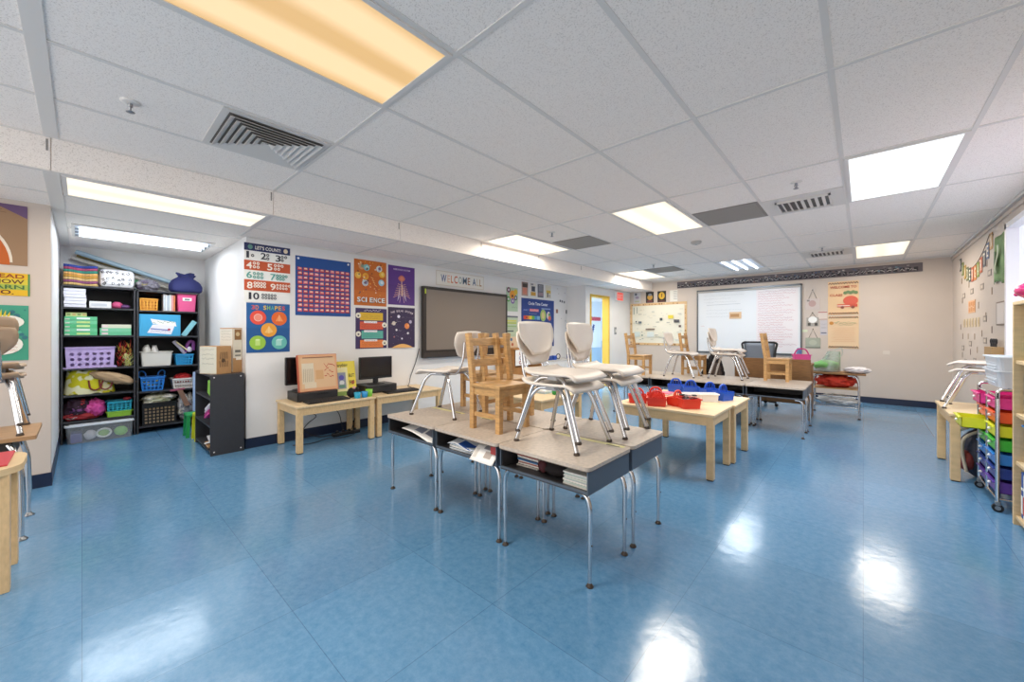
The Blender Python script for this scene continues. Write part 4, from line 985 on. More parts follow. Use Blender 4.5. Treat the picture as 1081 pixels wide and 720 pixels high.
for k, y in enumerate((.02, .10)): m = MB(); m.tube([(.09, y-.05, .15), (.105, y-.04, .06), (.108, y, .035), (.105, y+.04, .06), (.09, y+.06, .14)], .008, P('#7a2b22'), 8, fil=.03); m.build('handle', yt)
m = MB(); old = Matrix.Translation((FX-.035, .245, ZA[3]+.165)) @ Matrix.Rotation(-.36, 4, 'X'); m.M = old
crumple(m, (0, 0, 0), (.10, .37, .115), mat('kraft_paper', '#bd9f7c', .8), 3, .22, 2.0, 40); crumple(m, (.02, -.03, .02), (.06, .22, .06), mat('kraft_paper', '#bd9f7c', .8), 9, .3, 2.5, 30)
tag(m.build('paper_bag', loc=(FX-.035, .245, ZA[3]+.1)), 'crumpled tan paper bag lying across the yellow tote', 'bag')
lump('doll_clothes', 'heap of purple, white and black cloth on the bottom left shelf', 'cloth', (FX-.14, -.03, ZA[4]-.00), (.24, .22, .25), ['#3a2336', '#8d5a94', '#d9d2da', '#272a44', '#b03740', '#c9c2cc', '#5c2f6a'], 4, .2)
lump('pink_cloth', 'bright pink cloth on the bottom left shelf heap', 'cloth', (FX-.09, .10, ZA[4]+.02), (.16, .16, .19), ['#d84fa0', '#e06db4'], 9, .22)
lump('red_cloth', 'red and white cloth under the heap, bottom left shelf', 'cloth', (FX-.07, -.01, ZA[4]), (.12, .26, .08), ['#a83238', '#d7cfd2', '#7c2530'], 14, .25)
perforated('storage_crate', 'turquoise perforated basket stacked on the lime basket, bottom left shelf', FX-.22, FX-.01, .19, .395, ZA[4]+.065, .11, '#2aa5bf', 5, 3, False)
b_ = thing('storage_basket', 'lime green basket under the turquoise one, bottom left shelf', 'basket', (FX-.115, .293, ZA[4])); open_bin(b_, .22, .21, .062, P('#9bd13f', .4), 1.05)
o = MB(); o.ball((FX-.09, .36, ZA[4]+.19), .03, P('#b13a44'), 10, (1, 1.3, .7), .2, 1); tag(o.build('beanbag', loc=(FX-.09, .36, ZA[4]+.17)), 'small dark red beanbag on the turquoise basket', 'toy')
# clear bin on the floor in front
cb = thing('clear_bin', 'long clear plastic bin on the floor under the left bookcase', 'bin', (-6.455, .14, 0))
M_CLEAR = mat('clear_plastic', '#f2f5f8', .15, alpha=.15)
m = MB(); a, b, A, B, h = .145, .25, .155, .262, .185
lo = rrect(-a, a, -b, b, .03, 3); up = rrect(-A, A, -B, B, .03, 3); n = len(lo); q = .985
m.add([(*p, .002) for p in lo]+[(*p, h) for p in up]+[(p[0]*q, p[1]*q, h) for p in up]+[(p[0]*q, p[1]*q, .006) for p in lo], [tuple(range(n))[::-1]]+[(j*n+k, j*n+(k+1)%n, (j+1)*n+(k+1)%n, (j+1)*n+k) for j in range(3) for k in range(n)]+[tuple(range(3*n, 4*n))], M_CLEAR); m.build('tub', cb)
m = MB(); L = [(p[0]*1.05, p[1]*1.03) for p in up]; m.prism(L, h, h+.012, mat('frosted_lid', '#dfe5ec', .35)); m.prism([(p[0]*.85, p[1]*.9) for p in up], h+.012, h+.018, mat('frosted_lid', '#dfe5ec', .35)); m.build('lid', cb)
def inside(name, label, mb, cat='craft supply'): return tag(mb.build(name, loc=(-6.35, .14, .01)), label, cat)
m = MB(); m.box(-6.52, -6.325, -.085, .0, .01, .11, P('#4c4f96'), .01); inside('cloth_bundle', 'purple cloth at the left inside the clear bin', m)
m = MB(); m.ball((-6.35, .06, .075), .06, P('#d5d2d6'), 12, (.5, .8, .9), .2, 2); inside('paper_wad', 'white paper wad inside the clear bin', m)
m = MB(); m.tube([(-6.325, .165+.055*math.cos(2*PI*k/16), .085+.045*math.sin(2*PI*k/16)) for k in range(17)], .010, P('#e8ece2'), 8); m.ball((-6.335, .165, .085), .045, P('#9fc76a'), 12, (.2, 1, .8)); inside('tape_ring', 'white ring around a green roll inside the clear bin', m)
m = MB(); m.ball((-6.33, .30, .082), .058, P('#8fd160'), 14, (.25, 1, .9), .1, 5); m.tube([(-6.322, .30+.02*k, .07+.02*(k % 2)) for k in range(-2, 3)], .004, P('#3f7a34'), 6); inside('green_plate', 'bright green round shape inside the clear bin', m)
# -- on top of the left bookcase
TA = 1.725; R = random.Random(12)
fc = ['#c9a86a', '#8c4f73', '#d7b37a', '#c5933f', '#e0a866', '#3a8a7c', '#a3486a', '#33479a']
for k in range(8):
    z = TA+.028*k; m = MB(); cx = FX-.14
    ph = .15*k
    m.slab(lambda u, v: (cx-.14+.29*v, -.135+.255*u, z+.013+.006*math.sin(7*u+ph)), 14, 4, .024, mat('folded_cloth_%d' % k, fc[k], .85, noise=.35, scale=18, stretch=(1, 4, 1)))
    tag(m.build('folded_fabric', loc=(cx, 0, z)), ['bottom tan', 'purple patterned second', 'pale orange third', 'ochre fourth', 'orange zigzag fifth', 'teal sixth', 'crimson seventh', 'topmost blue'][k]+' folded fabric in the stack on the left bookcase', 'fabric', 'folded fabrics')
lp = thing('lettered_pouch', 'white pouch printed with black letters on the left bookcase', 'bag', (FX-.12, .27, TA))
m = MB()
def pouch(u, v):
    a = 2*PI*u; t_ = v*PI; return (.11*math.sin(t_)**.6*math.cos(a) if t_ > .01 else 0, .155*math.sin(t_)**.5*math.sin(a)*abs(math.sin(a))**-.3 if 0.01 < t_ < 3.13 and abs(math.sin(a)) > .02 else 0, .11-.11*math.cos(t_))
m.box(-.10, .10, -.14, .15, 0, .215, mat('white_oilcloth', '#e9e8ec', .5), .045); m.build('body', lp)
m = MB(); R = random.Random(2); d = .101
for k, ch in enumerate('BFDRSZNCAFBDEPRSKU'):
    vs, fs = text_mesh(ch); u0 = -.125+.042*(k % 6)+R.uniform(-.008, .008); v0 = .035+.058*(k//6)+R.uniform(-.008, .008); a = R.uniform(-1, 1); s_ = .026
    m.add([(d, u0+s_*(x*math.cos(a)-y*math.sin(a)), v0+s_*(x*math.sin(a)+y*math.cos(a))) for x, y in vs], fs, P('#26262c'))
m.build('printed_letters', lp)
# -- right bookcase
TB = 1.715
lump('grey_cloth', 'grey patterned cloth on the right bookcase', 'cloth', (FX-.14, .545, TB), (.22, .19, .14), ['#8b8794', '#b7b2b8', '#6d5f78', '#a89a6e'], 6, .2)
nb = thing('drawstring_bag', 'navy drawstring bag on top of the right bookcase', 'bag', (FX-.10, .90, TB))
def sack(u, v):
    a = 2*PI*u; g_ = 1-.06*math.sin(11*a)*v
    prof = [(.0, .0), (.13, .0), (.165, .03), (.168, .09), (.14, .15), (.085, .19), (.07, .205), (.09, .235), (.10, .25), (.04, .235), (0, .23)]
    t_ = v*(len(prof)-1); i = min(int(t_), len(prof)-2); f_ = t_-i; r_ = prof[i][0]*(1-f_)+prof[i+1][0]*f_; z = prof[i][1]*(1-f_)+prof[i+1][1]*f_
    w_ = 1+(.10*math.sin(9*a) if v > .5 else .03*math.sin(6*a))
    return (.58*r_*w_*math.cos(a), r_*w_*math.sin(a)-.0, z*(1+.06*math.sin(3*a)))
m = MB(); m.grid(sack, 54, 26, mat('navy_cloth', '#2b3068', .75)); m.build('body', nb); m = MB(); m.tube([(.043*math.cos(2*PI*k/20), .072*math.sin(2*PI*k/20), .205) for k in range(21)], .005, P('#1f2350'), 6); m.build('cord', nb)
for k, (p0, p1, r_, col, lb) in enumerate((((-6.69, -.085, 2.06), (-6.69, .80, 1.77), .022, '#c8c3b8', 'pale cardboard tube leaning along the top of the bookcases'), ((-6.66, -.05, 2.13), (-6.66, .86, 1.83), .026, '#a9c4d3', 'long pale blue tube leaning along the top of the bookcases'),
      ((-6.70, .10, 1.93), (-6.70, .60, 1.79), .03, '#4f8f62', 'green rolled paper behind the pale tubes'), ((-6.735, -.04, 2.10), (-6.735, .5, 1.94), .018, '#9a8c5a', 'olive rolled paper behind the pale tubes'))):
    m = MB(); m.tube([p0, p1], r_, P(col, .5), 14); tag(m.build('paper_tube', loc=p0), lb, 'tube')
ob = perforated('storage_crate', 'orange perforated basket on the top shelf of the right bookcase', FX-.22, FX-.01, .46, .625, ZB[0], .145, '#eda53f', 5, 3, False)
for k, col in enumerate(['#cfd3d6', '#e4e6e8', '#b9c3cc', '#dde0dc', '#e9a5a0', '#d97f4e']):
    y = .675+.019*k; blk('workbook_volume', 'thin book number-like standing upright between the orange and pink baskets', 'book', FX-.2, FX-.02-.004*(k % 2), y, y+.017, ZB[0], ZB[0]+.21-.006*(k % 3), col, 'thin books on the right bookcase', .001).__setitem__('label', ['pale grey', 'white', 'blue grey', 'off-white', 'pink', 'orange'][k]+' thin book upright between the orange and pink baskets')
pb = thing('storage_bin', 'bright pink fabric bin with a white handle plate, top shelf', 'bin', (FX-.11, .90, ZB[0])); open_bin(pb, .21, .19, .22, P('#e2588f', .6), 1.12)
m = MB(); m.obox((.105, 0, .155), (.006, .09, .04), M_WHITE, ry=.05, bev=.002); h_ = m.build('handle_plate', pb); m = MB(); m.box(.107, .110, -.025, .025, .148, .162, M_BLACKIN); m.build('handle_slot', h_)
sg = thing('science_box', 'large bright blue box with a white label on the second shelf', 'box', (FX-.10, .645, ZB[1]))
m = MB(); m.box(-.09, .10, -.19, .19, 0, .265, P('#3fa6d6'), .003); m.build('carton', sg)
s = Sheet(lambda u, v, d: (.1005+d, -.12+u, .02+v), .27, .19, '#3fa6d6', th=.0008, d0=.0)
s.poly([(.0, .02), (.22, .0), (.26, .13), (.05, .12)], '#ece9ef'); s.poly([(.03, .19), (.05, .13), (.27, .10), (.26, .155)], '#f3f1ee'); s.line(.03, .07, .21, .05, .012, '#5a6bb8'); s.disc(.2, .06, .014, '#c5475e')
R = random.Random(4); s.scrawl(.05, .25, .15, .03, '#4f8f66', R, 2); s.scrawl(.03, .2, .04, .02, '#6a4f9a', R, 2); s.mb.build('label_print', sg)
m = MB(); m.obox((FX-.05, .925, ZB[1]+.095), (.012, .055, .22), P('#8ed0dc'), rx=-.55, bev=.002); tag(m.build('teal_folder', loc=(FX-.05, .925, ZB[1])), 'small teal folder leaning beside the blue box', 'folder')
wb = thing('storage_basket', 'cream storage bin with crumpled paper on the third shelf', 'bin', (FX-.12, .615, ZB[2])); open_bin(wb, .21, .29, .175, P('#dedad2', .5), 1.10)
m = MB(); m.ball((FX-.12, .53, ZB[2]+.19), .05, M_PAPER, 10, (1, .8, 1.3), .5, 2); m.ball((FX-.11, .60, ZB[2]+.18), .045, P('#e6e2de'), 10, (1, .8, 1.5), .5, 5); tag(m.build('paper_bundle', loc=(FX-.12, .56, ZB[2]+.15)), 'crumpled white paper sticking out of the cream bin', 'paper')
for (y, z, k, lb, ins) in ((.875, ZB[2], .135, 'sky blue perforated basket on the third shelf with purple bags', 0),):
    perforated('storage_crate', lb, FX-.20, FX, y-.09, y+.09, z, k, '#2f9fd8', 5, 3, False, 1.15)
m = MB(); m.tube([(FX-.09, .78, ZB[2]+.30), (FX-.09, .84, ZB[2]+.22), (FX-.09, .89, ZB[2]+.14)], .022, P('#b9b0c4'), 10); m.tube([(FX-.05, .80, ZB[2]+.29), (FX-.05, .92, ZB[2]+.17)], .008, P('#e6d9a0'), 8); tag(m.build('rolled_wrap', loc=(FX-.09, .84, ZB[2]+.14)), 'rolled pale wrapping standing in the sky blue basket', 'wrapping')
m = MB(); m.tube([(FX-.07, .90, ZB[2]+.16), (FX-.07, .91, ZB[2]+.25), (FX-.07, .94, ZB[2]+.30), (FX-.07, .975, ZB[2]+.28), (FX-.07, .97, ZB[2]+.18)], .020, P('#7a3a84'), 10, fil=.04); m.ball((FX-.06, .93, ZB[2]+.19), .03, P('#d9cfe0'), 10, (1,1,1.2), .3, 2); tag(m.build('purple_bag', loc=(FX-.07, .93, ZB[2]+.14)), 'looped purple bag in the sky blue basket', 'bag')
perforated('storage_crate', 'blue perforated basket with two raised handles on the fourth shelf', FX-.21, FX-.005, .465, .69, ZB[3], .17, '#2c7fd6', 5, 3, False, 1.22, None, True)
m = MB(); R = random.Random(9)
for k in range(8): m.obox((FX-.09+R.uniform(-.04, .03), .57+R.uniform(-.06, .06), ZB[3]+.04+.012*k), (.05, .03, .012), P(R.choice(['#8fcf5a', '#e6e8de', '#d8c84a', '#4fae62'])), rz=R.uniform(0, 3), rx=R.uniform(-.5, .5))
tag(m.build('toy_blocks', loc=(FX-.09, .57, ZB[3]+.01)), 'loose green and white pieces inside the blue handled basket', 'toys', kind='stuff')
perforated('storage_crate', 'white perforated basket heaped with red cloth on the fourth shelf', FX-.21, FX-.005, .755, .995, ZB[3], .13, '#e8e4e0', 8, 2, False, 1.18)
lump('red_cloth', 'bright red cloth heaped in the white basket', 'cloth', (FX-.11, .87, ZB[3]+.07), (.15, .17, .11), ['#b8262a', '#cf3a36', '#a01f26'], 22, .2)
mc = perforated('milk_crate', 'black lattice crate on the bottom shelf of the right bookcase', FX-.30, FX, .48, .80, ZB[4], .27, '#1d1c1e', 8, 5, False, 1.03, None, False, 'crate')
m = MB(); m.box(-.14, .138, -.145, .145, .01, .20, mat('tan_contents', '#c3a985', .8), .01); m.build('liner', mc)
lump('paper_heap', 'heap of pale green and white crumpled paper in the black crate', 'paper', (FX-.14, .635, ZB[4]+.24), (.26, .28, .125), ['#c9cbb0', '#e6e3d6', '#b9c49a', '#dcd8c8', '#ece9e2', '#a8b08c'], 31, .3)
lump('paper_heap', 'slumping heap of white paper and grey bags beside the black crate', 'paper', (FX-.12, .90, ZB[4]+.0), (.22, .18, .33), ['#8f9096', '#e3e1e4', '#c9c6c4', '#5a3240', '#ddd6c8', '#ebe8ea'], 35, .3)
m = MB(); m.obox((FX+.035, .86, ZB[4]+.30), (.02, .05, .22), P('#8c6a58'), rx=.35); m.obox((FX+.035, .80, ZB[4]+.41), (.02, .14, .02), P('#a34f6c'), rx=.1); tag(m.build('cardboard_strip', loc=(FX-.03, .86, ZB[4]+.2)), 'brown and mauve strips leaning over the paper heap', 'card')
m = MB(); m.box(FX+.022, FX+.055, .95, 1.00, .0, ZB[4]+.62, P('#a9c3ea'), .01); tag(m.build('blue_roll', loc=(FX+.04, .975, 0)), 'pale blue wrapped roll standing by the white basket', 'wrapping')

# -- low black cubby at the alcove mouth, seen on its end
cu = thing('black_cubby', 'low black cubby shelf at the corner by the counting poster', 'shelf', (-5.08, .975, 0)); hx, hy, ht = .375, .14, .79
for s_ in (-1, 1): m = MB(); m.box(s_*hx-(.016 if s_ > 0 else 0), s_*hx+(.016 if s_ < 0 else 0), -hy, hy, 0, ht, M_BLACK, .002); m.build('side_panel', cu)
m = MB(); m.box(-hx+.016, hx-.016, -hy, hy, ht-.02, ht, M_BLACK); m.build('top', cu); m = MB(); m.box(-hx+.016, hx-.016, hy-.008, hy, 0, ht-.02, M_BLACKIN); m.build('back', cu)
for z in (.05, .29, .56): m = MB(); m.box(-hx+.016, hx-.016, -hy+.002, hy-.008, z-.018, z, M_BLACK); m.build('shelf', cu)
m = MB()
for a in (-.11, .11):
    for z in (.035, .765): m.ball((hx+.001, a, z), .007, P('#d9d9dc'), 8, (.4, 1, 1))
m.build('screws', cu)
m = MB(); m.obox((-4.86, .895, .65), (.12, .09, .14), P('#8cc94a'), ry=.2, bev=.01); tag(m.build('green_bag', loc=(-4.86, .895, .565)), 'lime green pouch on the upper shelf of the black cubby', 'pouch')
for k, (col, dz) in enumerate((('#e34fa0', .0), ('#b62f84', .03), ('#d9d2dc', .06), ('#f0eef2', .09))):
    m = MB(); m.obox((-4.92+.01*k, .90, .37+dz), (.22, .12, .02), P(col), ry=-.35, bev=.004); tag(m.build('folder', loc=(-4.92, .90, .35+dz)), ['bright pink', 'magenta', 'pale lilac', 'white'][k]+' folder sliding out of the black cubby', 'folder', 'folders in the black cubby')
m = MB(); m.obox((-4.86, .90, .085), (.14, .14, .02), P('#b98d5e'), ry=.15); m.obox((-4.84, .88, .115), (.10, .10, .012), M_PAPER, ry=-.3, rz=.4); m.obox((-4.9, .9, .14), (.1, .1, .01), P('#e6e3e6'), ry=.3); tag(m.build('paper_scraps', loc=(-4.86, .90, .06)), 'white and brown paper scraps in the bottom of the black cubby', 'paper')
bx = thing('cardboard_box', 'small box with a drawn figure on its brown side, on the black cubby', 'box', (-4.885, .92, .79), .45)
m = MB(); m.box(-.13, .10, -.075, .075, 0, .28, M_CARD, .002); m.build('carton', bx)
s = Sheet(lambda u, v, d: (-.128+u, -.0752-d, .005+v), .225, .27, '#d9d6c6', th=.0008, d0=.0); R = random.Random(3)
for v in (.24, .19, .15, .10): s.scrawl(.03, .19, v, .02, '#8d8f86', R, 3)
s.mb.build('white_label', bx)
s = Sheet(lambda u, v, d: (.1002+d, -.07+u, .01+v), .14, .26, M_CARD, th=.0008, d0=.0)
for k in range(5): s.line(.03+.018*k, .06, .025+.02*k, .12, .006, '#4d3a28'); s.line(.03+.018*k, .14, .035+.016*k, .21, .006, '#4d3a28')
s.disc(.06, .125, .02, '#5a432c'); s.mb.build('ink_drawing', bx)
bx = thing('cardboard_box', 'taller cardboard box with white labels behind the smaller box', 'box', (-4.96, 1.05, .79), .45)
m = MB(); m.box(-.08, .10, -.05, .05, 0, .465, M_CARD, .002); m.build('carton', bx)
s = Sheet(lambda u, v, d: (.1002+d, -.048+u, .01+v), .096, .445, '#d8d2c2', th=.0008, d0=.0); s.rect(.015, .09, .33, .44, '#8a6238'); s.disc(.05, .39, .022, '#c9b48a'); s.rect(.0, .096, .0, .14, '#b48a5c'); s.rect(.03, .09, .12, .15, '#e8e4da'); s.rect(.02, .08, .2, .225, '#6a6a66'); s.rect(.02, .08, .16, .175, '#7a7a74'); s.mb.build('label', bx)
s = Sheet(lambda u, v, d: (-.078+u, -.0502-d, .01+v), .175, .445, '#d9d6cc', th=.0008, d0=.0); R = random.Random(3)
for v in (.42, .39, .36, .33): s.scrawl(.02, .15, v, .015, '#9a9a94', R, 3)
s.mb.build('side_label', bx)
# two little plastic stools on the floor in front
def stool(x, y, col, lb, h=.27):
    r = thing('plastic_stool', lb, 'stool', (x, y, 0), 0, 'small plastic stools'); m = P(col, .4)
    t = MB(); t.box(-.10, .10, -.085, .085, h-.035, h, m, .014); t.build('seat', r)
    for sx in (-1, 1):
        for sy in (-1, 1): t = MB(); t.bar((sx*.088, sy*.075, 0), (sx*.078, sy*.065, h-.03), .034, .032, m); t.build('leg', r)
stool(-5.83, .885, '#23a05c', 'green plastic stool beside the black cubby, farther back'); stool(-5.575, .925, '#dede2c', 'yellow plastic stool against the black cubby', .30)

# ================================================================== LEFT FOREGROUND
sd = thing('small_desk', 'brown topped desk with chrome legs at the left edge, chairs stacked on it', 'desk', (-3.85, -.47, 0))
m = MB(); m.prism(rrect(-.25, .25, -.3, .29, .015), .578, .60, mat('brown_desk_laminate', '#b08a63', .4, noise=.12, scale=5, stretch=(10, 2, 2))); m.build('desktop', sd)
m = MB(); m.box(-.20, .20, -.27, .20, .47, .577, mat('dark_bracket', '#3b322c', .5)); m.build('book_box', sd)
for sx in (-1, 1):
    for sy in (-1, 1):
        l = MB(); X, Y = sx*.215, sy*.235+.0
        l.tube([(X-sx*.02, Y-sy*.05, .555), (X-sx*.005, Y-sy*.03, .52), (X, Y-sy*.005, .40), (X+sx*.01, Y, .16)], .014, M_CHROME, 12, fil=.04); l.tube([(X+sx*.01, Y, .18), (X+sx*.012, Y, .012)], .0105, M_CHROME, 10); lo = l.build('leg', sd)
        f = MB(); f.lathe([(.024, 0), (.026, .006), (.014, .014), (.012, .022)], (X+sx*.012, Y, 0), M_STEEL, 14); f.build('foot', lo)
M_TAN = mat('tan_plastic', '#b39a80', .45, noise=.04, scale=8)
tn = copy_thing(s0, (-3.865, -.415, .60), PI, 'tan plastic chair on the left edge desk, lower of two', 'tan chairs at the left edge')
for c in tn.children:
    if c.name.startswith(('seat', 'backrest')) and not c.name.startswith('seat_frame'):
        c.data = c.data.copy(); c.data.materials[0] = M_TAN
copy_thing(tn, (-3.877, -.415, .60+UP), PI, 'tan plastic chair on the left edge desk, upper of two')
# round cornered low table with a red folder
rt = thing('wooden_table', 'low wooden table with a rounded corner at the bottom left edge', 'table', (-3.1, -.55, 0), 0)
m = MB(); m.prism(rrect(-.25, .21, -.35, .36, .14, 8), .545, .575, M_BIRCH); m.build('tabletop', rt)
m = MB(); m.box(.11, .165, .235, .325, 0, .545, M_WOOD2, .003); m.build('leg', rt); m = MB(); m.box(-.22, -.165, .235, .325, 0, .545, M_WOOD2, .003); m.build('leg', rt)
for X in (.11, -.22): m = MB(); m.box(X, X+.055, -.31, -.22, 0, .545, M_WOOD2, .003); m.build('leg', rt)
m = MB(); m.box(-.165, .11, .26, .28, .43, .545, M_WOOD2); m.build('apron', rt)
m = MB(); m.box(-3.32, -2.985, -.86, -.235, .575, .583, P('#c03a44'), .003); tag(m.build('red_folder', loc=(-3.13, -.55, .575)), 'red folder lying on the rounded wooden table', 'folder')

# ================================================================== RIGHT SIDE
# rainbow drawer cart, drawers open towards -x
dc = thing('drawer_cart', 'chrome rolling cart of rainbow coloured drawers beside the birch bookcase', 'cart', (.83, 4.40, 0))
for y in (-.275, 0, .275):
    for X in (-.16, .16):
        m = MB(); m.tube([(X, y, .07), (X, y, .80 if y else .78)], .011, M_CHROME, 10); m.build('post', dc)
for y in (-.275, .275): 
    m = MB(); m.tube([(-.16, y, .76), (-.16, y, .82), (.16, y, .82), (.16, y, .76)], .011, M_CHROME, 10, fil=.05); m.build('end_hoop', dc)
    m = MB(); m.tube([(-.16, y, .085), (.16, y, .085)], .009, M_CHROME, 8); m.build('end_rail', dc)
for X in (-.16, .16):
    for z in (.085, .775): m = MB(); m.tube([(X, -.275, z), (X, .275, z)], .009, M_CHROME, 8); m.build('long_rail', dc)
rc = ['#e2388e', '#ea5a2a', '#d9df2f', '#3fb83f', '#2f7fd0', '#27408f', '#5b3a9a']
for i, col in enumerate(rc):
    z = .685-.094*i
    for j, y in enumerate((-.138, .138)):
        pull = .12 if (i == 2 and j == 1) else (.03 if i == 0 and j == 1 else 0)
        m = MB(); mt = P(col, .3); hw = .122; X0, X1 = -.165-pull, .15-pull
        m.box(X0, X1, y-hw, y+hw, z, z+.004, mt); m.box(X0, X0+.004, y-hw, y+hw, z, z+.075, mt); m.box(X1-.004, X1, y-hw, y+hw, z, z+.075, mt)
        m.box(X0, X1, y-hw, y-hw+.004, z, z+.075, mt); m.box(X0, X1, y+hw-.004, y+hw, z, z+.075, mt); m.box(X0-.014, X0, y-hw, y+hw, z+.066, z+.075, mt, .003)
        d_ = m.build('drawer', dc); d_['label'] = ['pink', 'orange red', 'yellow', 'green', 'blue', 'navy', 'purple'][i]+' drawer'
        m = MB(); m.ball((X0-.010, y, z+.04), .010, M_WHITE, 8); m.build('knob', d_)
for y in (-.275, .275):
    for X in (-.16, .16):
        m = MB(); m.tube([(X, y-.010, .027), (X, y+.010, .027)], .027, M_PLBLACK, 16); c_ = m.build('caster', dc); m = MB(); m.box(X-.012, X+.012, y-.015, y+.015, .045, .072, M_STEEL, .003); m.tube([(X, y-.0115, .027), (X, y+.0115, .027)], .014, M_STEEL, 12); m.build('fork', c_)
# white bins on the cart
for k, (z, lb) in enumerate(((.83, 'translucent white bin on the drawer cart, lower of two nested'), (.925, 'translucent white bin on the drawer cart, upper of two nested'))):
    b_ = thing('storage_bin', lb, 'bin', (.815, 4.34, z), 0, 'white bins on the drawer cart'); open_bin(b_, .29, .40, .115, mat('milky_plastic', '#cfd6de', .35), 1.12)
    m = MB()
    for q in range(4): m.box(-.149+.004*q, -.143+.004*q, -.15, .15, .03+.02*q, .034+.02*q, mat('milky_plastic', '#cfd6de', .35))
    m.build('ribs', b_)
# birch bookcase, its end towards the viewer's right
bb = thing('birch_bookcase', 'tall birch bookcase at the right edge, filled with books and boxes', 'bookcase', (.86, 3.23, 0))
hx, hy, ht = .15, .705, 1.375
for s_ in (-1, 1): m = MB(); m.box(-hx-.01, hx, s_*hy-.012, s_*hy+.012, 0, ht, M_BIRCH, .002); m.build('side_panel', bb)
m = MB(); m.box(-hx-.01, hx, -hy-.012, hy+.012, ht, ht+.022, M_BIRCH, .003); m.build('top', bb)
m = MB(); m.box(hx-.008, hx, -hy+.012, hy-.012, .0, ht, mat('birch_back', '#a98a5e', .6)); m.build('back', bb)
for z in (.06, .40, .70, 1.03): m = MB(); m.box(-hx, hx-.008, -hy+.012, hy-.012, z-.022, z, M_BIRCH, .002); m.build('shelf', bb)
R = random.Random(17)
def shelf_blk(y0, y1, z, h, col, name, lb, cat, x0=.715, x1=.98, group=None, extra=None): return blk(name, lb, cat, x0, x1, y0, y1, z, z+h, col, group, .004, extra)
for k in range(9):
    y = 3.895-.034*k; shelf_blk(y-.03, y, .70, R.uniform(.22, .27), ['#6f8a94', '#9fb3b8', '#4f6b78', '#c9cfc4', '#7d98a0', '#8c7d5a', '#5b7a86', '#b8c4c4', '#a0aeb0'][k], 'binder', ['first grey blue', 'second pale blue', 'third slate', 'fourth white', 'fifth blue grey', 'sixth olive', 'seventh slate blue', 'eighth pale', 'ninth grey'][k]+' binder from the far end, third shelf of the birch bookcase', 'binder', group='binders in the birch bookcase', x0=.735)
m = MB(); m.ball((.80, 3.80, 1.075), .075, P('#2fa79a', .6), 16, (1, 1.2, .6), .12, 3); tag(m.build('teal_pouch', loc=(.80, 3.80, 1.03)), 'teal pouch on the top shelf of the birch bookcase', 'pouch')
m = MB(); m.ball((.82, 3.80, 1.14), .06, P('#4a4550', .7), 14, (1, 1.2, .5), .2, 6); m.ball((.80, 3.74, 1.17), .03, P('#c9c2c4'), 10, (1, 1.5, .6), .2, 8); tag(m.build('grey_pouch', loc=(.82, 3.80, 1.11)), 'dark grey pouch lying on the teal pouch', 'pouch')
for k, (y, w) in enumerate(((3.885, .23), (3.64, .23))):
    r_ = thing('storage_bin', ['bright blue bin at the far end of the second shelf, birch bookcase', 'bright blue bin next nearer on the second shelf, birch bookcase'][k], 'bin', (.855, y-w/2, .40), 0, 'blue bins in the birch bookcase'); open_bin(r_, .25, w, .235, P('#2f7fc8', .4), 1.06)
    m = MB(); m.box(-.127, -.119, -.06, .06, .15, .165, P('#1f5f9f'), .002); m.build('grip', r_)
for k in range(6):
    y = 3.895-.042*k; shelf_blk(y-.038, y, .06, .285-.01*(k % 3), ['#31559f', '#e4e2da', '#2c4a93', '#d9c8b4', '#c94b42', '#dfe2e6'][k], 'magazine_file', ['blue and white', 'white', 'navy', 'tan', 'red', 'pale grey'][k]+' magazine file on the bottom shelf of the birch bookcase', 'file', x0=.725, group='magazine files in the birch bookcase',
        extra=lambda m, y=y, k=k: (m.box(.7235, .7245, y-.034, y-.004, .09, .20, P(['#f0eeea', '#c75a48', '#e8e6ea', '#f0eeea', '#f4f1ea', '#7f8ea8'][k])), m.box(.7235, .7245, y-.034, y-.004, .235, .25, M_PAPER)))
m = MB(); m.ball((.83, 3.86, ht+.022+.066), .5, mat('fuchsia_foil', '#cf1f6e', .25), 22, (.27, .40, .13), .04, 3); m.tube([(.76, 4.05, ht+.088), (.74, 4.09, ht+.075)], .012, mat('fuchsia_foil', '#cf1f6e', .25), 8); tag(m.build('foil_cushion', loc=(.86, 3.74, ht+.022)), 'glossy fuchsia puffed cushion on top of the birch bookcase', 'cushion')
# backpack under the right table
bp = thing('backpack', 'dark backpack with pale straps slumped under the right wall table', 'bag', (.72, 5.0, 0), .2)
m = MB(); m.ball((0, 0, .20), .5, mat('navy_nylon', '#262a3e', .7), 20, (.24, .30, .40), .06, 2); m.build('body', bp)
m = MB(); m.ball((-.09, -.01, .15), .5, mat('maroon_nylon', '#7c2f2c', .7), 14, (.10, .22, .2), .05, 4); m.build('front_pocket', bp)
for y in (-.08, .09): m = MB(); m.tube([(-.03, y, .40), (-.125, y*1.05, .34), (-.135, y*1.1, .22), (-.11, y*1.2, .06)], .012, P('#d8cdb8'), 8, fil=.06); m.build('strap', bp)
m = MB(); m.tube([(.0, -.04, .385), (-.02, 0, .43), (0, .04, .385)], .009, M_PLBLACK, 8, fil=.02); m.build('top_loop', bp)
m = MB(); m.box(.875, 1.0, 4.88, 5.14, .0, .28, P('#d9dce2'), .03); tag(m.build('white_bag', loc=(.89, 5.0, 0)), 'white bag behind the backpack under the right table', 'bag')

